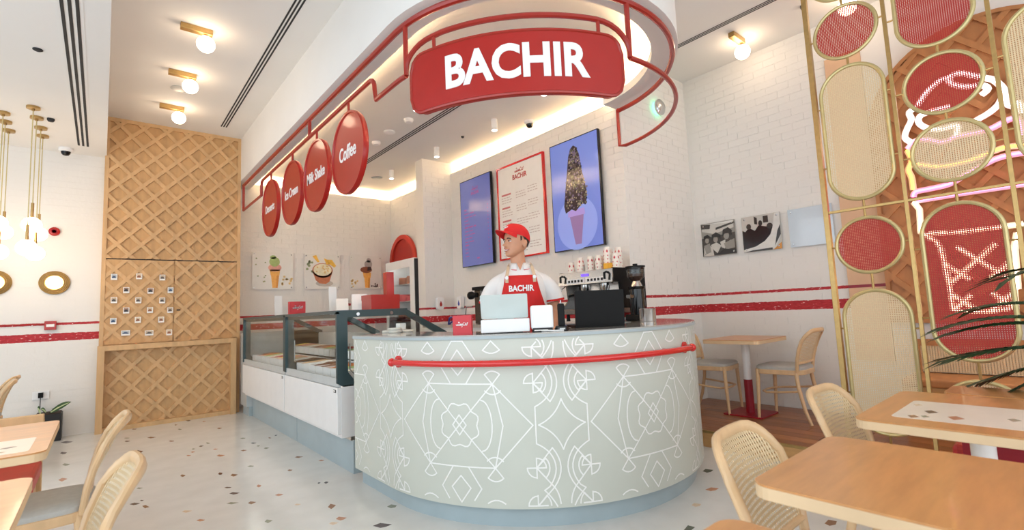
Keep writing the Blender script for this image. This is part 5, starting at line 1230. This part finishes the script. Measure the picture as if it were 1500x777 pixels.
# planter by the brick wall
pl = thing('planter', 'black square planter with variegated leaves by the white brick wall', 'plant', (-.42, 7.56, 0))
b = MB(); b.box(-.11, .11, -.11, .11, 0, .295); b.build('pot', M['pot'], pl, bevel=.006)
MB().box(-.1, .1, -.1, .1, .295, .305).build('soil', mat('potting_soil', (60, 46, 36), .9, vary=.3, vscale=60), pl)
vm = mat('leaf_cream_vein', (206, 220, 170), .5)
def leaf(dx, dz, wd, x0=0, yo=-.06):
    b = MB(); n = 8; vs = []
    for i in range(n+1):
        t = i/n; w_ = wd*math.sin(PI*min(1, t*1.02))**.7 if 0 < t < 1 else .001
        cx, cz = x0+dx*t, .30+dz*t-.05*t*t
        vs += [(cx, yo-.01+.02*t, cz+w_), (cx, yo+.004-.005*math.sin(PI*t), cz), (cx, yo-.01, cz-w_)]
    b.add(vs, [(i*3+k, i*3+k+1, i*3+k+4, i*3+k+3) for i in range(n) for k in (0, 1)])
    o = b.build('leaf', M['green'], pl, smooth=True)
    MB().tube([(x0+dx*t, yo-.014, .30+dz*t-.05*t*t) for t in (.1, .4, .7, .92)], [.006, .008, .006, .002], 5).build('leaf_vein', vm, pl)
leaf(.18, .15, .032); leaf(-.03, .13, .035, -.06); leaf(.02, .08, .02, .02, -.02); leaf(-.05, .10, .022, -.02, .03)
# ================================================================ PERSON
def gauss(x, z, cx, cz, sx, sz): return math.exp(-((x-cx)/sx)**2-((z-cz)/sz)**2)
HS = [(0.0, -.070, -.035, .016), (.010, -.086, -.012, .033), (.028, -.088, .018, .049), (.050, -.087, .050, .059), (.075, -.087, .074, .066), (.100, -.089, .088, .071),
      (.125, -.091, .096, .075), (.150, -.093, .099, .0765), (.175, -.088, .096, .074), (.200, -.070, .082, .063), (.216, -.044, .056, .043), (.226, -.012, .024, .018)]
def head_mesh(NU=48):
    vs = []; fs = []; zs = []
    for i in range(len(HS)-1):
        for j in range(4): zs.append((i, j/4))
    zs.append((len(HS)-2, 1.0))
    for i, t in zs:
        a, b = HS[i], HS[i+1]; p = HS[max(0, i-1)]; q = HS[min(len(HS)-1, i+2)]
        cr = lambda k: .5*(2*a[k]+(b[k]-p[k])*t+(2*p[k]-5*a[k]+4*b[k]-q[k])*t*t+(3*a[k]-p[k]-3*b[k]+q[k])*t**3)
        z = a[0]+(b[0]-a[0])*t; f, bk, hw = cr(1), cr(2), cr(3)
        for j in range(NU):
            an = 2*PI*j/NU; s, c = math.sin(an), -math.cos(an)
            e = .82 if c < 0 else 1.0
            x = hw*math.copysign(abs(s)**e, s); y = (f+bk)/2+(bk-f)/2*math.copysign(abs(c)**.9, c)
            if c < .2:
                d = 0
                d -= .034*gauss(x, z, 0, .082, .012, .011)+.020*gauss(x, z, 0, .100, .010, .018)+.007*gauss(x, z, .013, .080, .008, .007)+.007*gauss(x, z, -.013, .080, .008, .007)
                d -= .006*gauss(x, z, 0, .138, .04, .010)
                d += .010*gauss(x, z, .031, .116, .015, .010)+.010*gauss(x, z, -.031, .116, .015, .010)
                d -= .005*gauss(x, z, .042, .083, .016, .016)+.005*gauss(x, z, -.042, .083, .016, .016)
                d -= .006*gauss(x, z, 0, .054, .020, .005)+.006*gauss(x, z, 0, .042, .018, .005)
                d += .004*gauss(x, z, 0, .0480, .024, .003)
                d -= .006*gauss(x, z, 0, .012, .018, .012)
                y += d
            vs.append((x, y, z))
    n = len(zs)
    for i in range(n-1):
        for j in range(NU): fs.append((i*NU+j, i*NU+(j+1) % NU, (i+1)*NU+(j+1) % NU, (i+1)*NU+j))
    fs += [tuple(range(NU-1, -1, -1)), tuple((n-1)*NU+j for j in range(NU))]
    return vs, fs
def limb_mesh(joints, edges):
    # overlapping tapered capsules, merged into one skin by the voxel remesh below
    b = MB()
    for (q, r) in joints: b.ball(q, r, 16, 10)
    for a, c in edges: b.tube([joints[a][0], joints[c][0]], [joints[a][1], joints[c][1]], 16)
    return b
PX, PY, PRZ = 2.385, 2.735, math.radians(-40.5)
ps = thing('person', 'man in red cap, white polo and red apron behind the counter, smiling sideways', 'person', (PX, PY, 0), PRZ)
HY = math.radians(-56); HO = Vector((-.022, -.012, 1.592))
HM = Matrix.Translation(HO) @ Matrix.Rotation(HY, 4, 'Z') @ Matrix.Rotation(math.radians(-3), 4, 'X')
hx = lambda p: tuple(HM @ Vector(p))
J = []; E = []
def jt(p, r, par=None):
    J.append((p, r)); i = len(J)-1
    if par is not None: E.append((par, i))
    return i
pel = jt((0, .01, .93), .13); sp = jt((0, .01, 1.08), .125, pel); s2 = jt((0, .005, 1.22), .135, sp); s3 = jt((0, .0, 1.36), .135, s2)
nk = jt((0, .01, 1.485), .062, s3); nk2 = jt((-.012, .008, 1.56), .056, nk); nk3 = jt((-.018, .005, 1.64), .055, nk2)
def hand(w, d, pn, side, par):
    # w wrist position, d pointing direction, pn palm normal (towards thing held / down)
    d = Vector(d).normalized(); pn = Vector(pn).normalized(); sx = d.cross(pn).normalized()*side
    pc = Vector(w)+d*.055; k = jt(tuple(Vector(w)+d*.03), .026, par); p = jt(tuple(pc), .030, k)
    for i, (off, ln) in enumerate(((-.027, .062), (-.009, .074), (.010, .068), (.027, .052))):
        b0 = pc+d*.028+sx*off; a = jt(tuple(b0), .0105, p); m1 = jt(tuple(b0+d*ln*.5+pn*.006), .0095, a); jt(tuple(b0+d*ln*.88+pn*.022), .0085, m1)
    b0 = Vector(w)+d*.035-sx*.03; a = jt(tuple(b0), .013, k); m1 = jt(tuple(b0-sx*.022+d*.025+pn*.008), .0105, a); jt(tuple(b0-sx*.030+d*.052+pn*.014), .009, m1)
for s in (1, -1):
    sh = jt((s*.170, .008, 1.405), .052, s3); ua = jt((s*.225, .015, 1.31), .046, sh); el = jt((s*.245, .03, 1.165), .043, ua)
    fa = jt((s*.236, -.06, 1.10), .042, el); wr = jt((s*.205, -.19, 1.045), .028, fa)
    hand((s*.203, -.20, 1.043), (-s*.25, -1, -.12), (0, -.05, -1), s, wr)
    hp = jt((s*.09, .01, .86), .095, pel); kn = jt((s*.105, -.01, .49), .062, hp); an_ = jt((s*.11, .03, .09), .042, kn); jt((s*.12, -.12, .04), .038, an_)
b = limb_mesh(J, E); hv, hf = head_mesh(); b.add([hx(p) for p in hv], hf)
# ears
for s in (1, -1):
    for c_, r_, t_ in (((s*.074, .020, .098), (.008, .017, .031), .25),):
        vs_ = []; n1, n2 = 16, 10
        for i in range(n2+1):
            for j in range(n1):
                a, e = 2*PI*j/n1, PI*i/n2
                x, y, z = math.sin(e)*math.cos(a), math.sin(e)*math.sin(a), -math.cos(e)
                vs_.append(hx((c_[0]+s*.006+x*r_[0]+s*(y*.5+.2)*.008, c_[1]+y*r_[1]+z*.004, c_[2]+z*r_[2])))
        b.add(vs_, [(i*n1+j, i*n1+(j+1) % n1, (i+1)*n1+(j+1) % n1, (i+1)*n1+j) for i in range(n2) for j in range(n1)])
body = b.build('body', M['skin'], ps, smooth=True)
rm = body.modifiers.new('remesh', 'REMESH'); rm.mode = 'VOXEL'; rm.voxel_size = .0036; rm.use_smooth_shade = True
sm = body.modifiers.new('smooth', 'SMOOTH'); sm.factor = .5; sm.iterations = 2
bpy.context.view_layer.update()
me = bpy.data.meshes.new_from_object(body.evaluated_get(bpy.context.evaluated_depsgraph_get()))
body.modifiers.clear(); body.data = me
for p in me.polygons: p.use_smooth = True
if not me.materials: me.materials.append(M['skin'])
# face details in head space
def hpart(name, m, add, smooth=True, label=None):
    b = MB(); add(b); b.v = [hx(p) for p in b.v]; return b.build(name, m, ps, smooth=smooth, label=label)
for s in (1, -1):
    hpart('eye', mat('eye_white', (236, 230, 224), .25), lambda b: b.ball((s*.031, -.0775, .114), .0115, 14, 10, 1.15, .8, .62))
    hpart('iris', mat('iris_brown', (46, 30, 22), .2), lambda b: b.ball((s*.031-.001, -.0866, .114), .0052, 12, 8, 1, .35, 1))
    hpart('eyebrow', M['hair'], lambda b: b.tube([(s*.014, -.0955, .130), (s*.028, -.0965, .1355), (s*.041, -.0905, .133), (s*.049, -.082, .128)], [.0028, .0038, .0034, .0018], 8))
    hpart('eyelid', M['hair'], lambda b: b.tube([(s*.019, -.086, .114), (s*.026, -.0895, .1195), (s*.036, -.088, .1195), (s*.044, -.0805, .114)], .0013, 6))
hpart('lips', M['lip'], lambda b: (b.tube([(-.029, -.0825, .0560), (-.015, -.0935, .0526), (0, -.0972, .0530), (.015, -.0935, .0526), (.029, -.0825, .0560)], [.0012, .0026, .0028, .0026, .0012], 8), b.tube([(-.029, -.0825, .0552), (-.014, -.0925, .0432), (0, -.0960, .0412), (.014, -.0925, .0432), (.029, -.0825, .0552)], [.0012, .0028, .0034, .0028, .0012], 8)))
hpart('teeth', M['letter'], lambda b: b.tube([(-.023, -.0860, .0508), (-.012, -.0935, .0483), (0, -.0962, .0478), (.012, -.0935, .0483), (.023, -.0860, .0508)], [.0012, .0032, .0036, .0032, .0012], 8))
# hair shell under the cap
def hair(b):
    rows = [(.088, .35), (.10, .30), (.125, .16), (.15, .02), (.172, -.1)]; n = 26; vs = []
    for z, lim in rows:
        i = min(len(HS)-2, max(0, int(z/.025))); k = [h for h in HS if h[0] <= z][-1]; k2 = [h for h in HS if h[0] > z][0]; t = (z-k[0])/(k2[0]-k[0])
        f, bk, hw = (k[q]+(k2[q]-k[q])*t for q in (1, 2, 3))
        for j in range(n+1):
            a = lim*PI/2+(PI-lim*PI/2*2)*j/n+0
            an = -PI/2+0
            ang = lim*1.2+(PI-2*lim*1.2)*j/n
            vs.append((math.cos(ang)*(hw+.005), (f+bk)/2+math.sin(ang)*((bk-f)/2+.005), z))
    m = n+1
    b.add(vs, [(i*m+j, i*m+j+1, (i+1)*m+j+1, (i+1)*m+j) for i in range(len(rows)-1) for j in range(n)])
    for s in (1, -1): b.add([(s*.0755, -.018, .15), (s*.0775, -.004, .15), (s*.0770, -.006, .122), (s*.0752, -.014, .118)], [(0, 1, 2, 3)])
h = hpart('hair', M['hair'], hair); so = h.modifiers.new('thick', 'SOLIDIFY'); so.thickness = .004; so.offset = 0
# cap
def capdome(b):
    n = 40; rows = [(1.0, .150), (1.01, .165), (1.0, .182), (.95, .203), (.84, .222), (.65, .237), (.38, .246), (.12, .250)]; vs = []
    for k, z in rows:
        for j in range(n):
            a = 2*PI*j/n; c, s = math.cos(a), math.sin(a)
            tilt = .018*(s) if s > 0 else .004*s
            vs.append((c*.0855*k, .003+s*.108*k, z-tilt*k*1.3))
    b.add(vs, [(i*n+j, i*n+(j+1) % n, (i+1)*n+(j+1) % n, (i+1)*n+j) for i in range(len(rows)-1) for j in range(n)]+[tuple((len(rows)-1)*n+j for j in range(n))])
    b.ball((0, .003, .250), .008, 10, 6, 1, 1, .6)
CT = lambda b: setattr(b, 'v', [tuple(Matrix.Translation((0, .02, .17)) @ Matrix.Rotation(math.radians(-9), 4, 'X') @ Matrix.Translation((0, -.02, -.17)) @ Vector(p)) for p in b.v])
hpart('cap', M['cap'], lambda b: (capdome(b), CT(b)))
def brim(b):
    n = 20; m = 6; top = []; bot = []
    for i in range(m+1):
        t = i/m
        for j in range(n+1):
            u = -1+2*j/n; ang = u*1.12
            ex = math.sin(ang)*.085; ey = .003-math.cos(ang)*.106
            ox = math.sin(ang)*.083; oy = .003-math.cos(ang)*.106-.078*math.cos(u*PI/2)**.55
            x = ex+(ox-ex)*t; y = ey+(oy-ey)*t; z = .160+.004*(1-t)-.014*t-.020*u*u*(.3+.7*t)+.012*t*(1-u*u)
            top.append((x, y, z+.002)); bot.append((x, y, z-.0025))
    k = n+1; N = len(top)
    b.add(top+bot, [(i*k+j, i*k+j+1, (i+1)*k+j+1, (i+1)*k+j) for i in range(m) for j in range(n)]+[(N+i*k+j, N+(i+1)*k+j, N+(i+1)*k+j+1, N+i*k+j+1) for i in range(m) for j in range(n)]+[(m*k+j, m*k+j+1, N+m*k+j+1, N+m*k+j) for j in range(n)])
hpart('cap_brim', M['cap'], lambda b: (brim(b), CT(b)))
hpart('cap_emblem', M['letter'], lambda b: ([b.box(x-.006, x+.006, -.1035, -.097, .196+dz, .204+dz) for x, dz in ((-.014, .002), (.001, -.002), (.015, .003))], CT(b)), smooth=False)
# polo shirt: torso loft and sleeves
TS = [(.90, .165, .112), (1.0, .160, .112), (1.10, .162, .114), (1.20, .178, .122), (1.29, .193, .130), (1.36, .198, .130), (1.405, .196, .122), (1.44, .180, .108), (1.472, .150, .092), (1.503, .106, .078), (1.538, .074, .066)]
def torso(z):
    for a, b in zip(TS, TS[1:]):
        if a[0] <= z <= b[0]:
            t = (z-a[0])/(b[0]-a[0]); return a[1]+(b[1]-a[1])*t, a[2]+(b[2]-a[2])*t
    return TS[0][1:] if z < TS[0][0] else TS[-1][1:]
def tor_y(x, z):
    hw, hd = torso(z); q = min(.995, abs(x)/hw); return .004-hd*(1-q**2.4)**(1/2.2)
b = MB(); n = 40; vs = []
for z, hw, hd in TS:
    for j in range(n):
        a = 2*PI*j/n; c, s = math.cos(a), math.sin(a)
        wr_ = 1+.012*math.sin(3*a+z*31)*math.cos(z*23+a)
        vs.append((hw*math.copysign(abs(c)**.85, c)*wr_, .004+hd*math.copysign(abs(s)**.9, s)*wr_, z))
b.add(vs, [(i*n+j, i*n+(j+1) % n, (i+1)*n+(j+1) % n, (i+1)*n+j) for i in range(len(TS)-1) for j in range(n)])
for s in (1, -1):
    P = [(s*.10, .004, 1.43), (s*.160, .006, 1.402), (s*.203, .008, 1.362), (s*.232, .012, 1.32), (s*.246, .016, 1.262)]
    b.tube(P, [.062, .070, .070, .067, .070], 20, flat=(1, 1.05), cap=False)
    b.tube([P[-1], (s*.2455, .016, 1.264), (s*.2445, .0155, 1.275)], [.070, .065, .060], 20, cap=False)
sh_ = b.build('polo_shirt', M['shirt'], ps, smooth=True)
sm = sh_.modifiers.new('sub', 'SUBSURF'); sm.levels = 1; sm.render_levels = 1
for s in (1, -1):
    MB().tube([(s*.2445, .0155, 1.274), (s*.246, .016, 1.262), (s*.2465, .016, 1.257)], [.0715, .0725, .0715], 24, flat=(1, 1.05), cap=False).build('sleeve_trim', M['apron'], ps, smooth=True)
# collar flaps with red edge, open neck
def collar(s, k, name, m, off):
    pts_o = []; 
    for i in range(9):
        a = -PI/2+s*(.28+2.55*i/8)
        r0x, r0y = .066, .064
        top_ = (r0x*math.cos(a), .008+r0y*math.sin(a), 1.562-.016*(1-i/8)); w = .052*(1-.35*i/8)+off
        low_ = ((r0x+.030)*math.cos(a)*(1+off*3), .004+(r0y+.028)*math.sin(a)*(1+off*3), 1.562-.016*(1-i/8)-w)
        pts_o.append((top_, low_))
    b = MB(); b.add([p for q in pts_o for p in q], [(i*2, i*2+1, i*2+3, i*2+2) for i in range(8)])
    o = b.build(name, m, ps, smooth=True); q = o.modifiers.new('thick', 'SOLIDIFY'); q.thickness = .005; q.offset = 0
for s in (1, -1): collar(s, 0, 'collar', M['shirt'], 0.0); 
for s in (1, -1):
    E_ = []
    for i in range(9):
        a = -PI/2+s*(.28+2.55*i/8); E_.append(((.096)*math.cos(a), .004+.092*math.sin(a)-.001, 1.562-.016*(1-i/8)-.052*(1-.35*i/8)-.001))
    MB().tube(E_, .0028, 6).build('collar_edge', M['apron'], ps, smooth=True)
b = MB(); b.add([(-.024, tor_y(0, 1.53)-.008, 1.545), (.024, tor_y(0, 1.53)-.008, 1.545), (.0, tor_y(0, 1.50)-.010, 1.490)], [(0, 1, 2)]); b.build('neck_opening', M['skin'], ps)
# apron
ZAP = 1.452
def hwid(z):
    t = max(0, min(1, (ZAP-z)/.30)); return .112+.085*t**1.3
b = MB(); nx_, nz = 14, 24; vs = []
for i in range(nz+1):
    z = ZAP-i*(ZAP-.62)/nz; h = hwid(z)
    for j in range(nx_+1):
        x = -h+2*h*j/nx_; zz = max(z, .90)
        y = min(tor_y(min(.999, abs(x)/torso(zz)[0])*torso(zz)[0], zz), -.02)-.012
        if z > 1.40: y = min(y, tor_y(x, 1.40)-.010-.05*(1.40-z)*-1*0)
        y += .003*math.sin(x*60+z*9)*(1 if z < 1.35 else .3)
        vs.append((x, y, z))
b.add(vs, [(i*(nx_+1)+j, i*(nx_+1)+j+1, (i+1)*(nx_+1)+j+1, (i+1)*(nx_+1)+j) for i in range(nz) for j in range(nx_)])
ap = b.build('apron', M['apron'], ps, smooth=True); q = ap.modifiers.new('thick', 'SOLIDIFY'); q.thickness = .004; q.offset = 0
ya = lambda x, z: tor_y(x, min(z, 1.40))-.0165
text_obj('apron_lettering', 'BACHIR', .058, M['letter'], lambda x, y, z: (x, ya(x, 1.355)-.0015+z, 1.355+y), ps, bold=.035, squeeze=.88, depth=.002)
for s in (1, -1):
    b = MB(); P = [(s*.100, ya(.1, 1.42)-.002, 1.40), (s*.098, ya(.098, 1.45)-.004, 1.455), (s*.092, tor_y(.09, 1.46)-.014, 1.485), (s*.085, -.060, 1.522), (s*.082, .0, 1.545)]
    b.tube(P, .0115, 8, flat=(.22, 1.0), up=(0, 1, .4)); b.build('apron_strap', M['strap'], ps, smooth=True)
    MB().lathe([(.012, 0), (.013, -.003), (.007, -.004), (.006, -.002)], (s*.100, ya(.1, 1.435)-.005, 1.437), 16, 'y').build('strap_eyelet', M['letter'], ps, smooth=True)
# trousers
b = MB()
for s in (1, -1): b.tube([(s*.075, .008, .95), (s*.09, .01, .85), (s*.104, -.005, .5), (s*.11, .025, .07)], [.105, .108, .08, .068], 16)
b.tube([(0, .008, .84), (0, .008, .99)], .158, 20, flat=(1, .74), up=(1, 0, 0)); b.build('trousers', M['trousers'], ps, smooth=True)
for s in (1, -1): MB().prism([(s*.11-.05, .09), (s*.11+.05, .09), (s*.12+.052, -.10), (s*.12+.02, -.18), (s*.12-.02, -.18), (s*.12-.052, -.10)], lambda u, v, w_: (u, v, w_), .0, .085).build('shoe', M['black'], ps, bevel=.02)
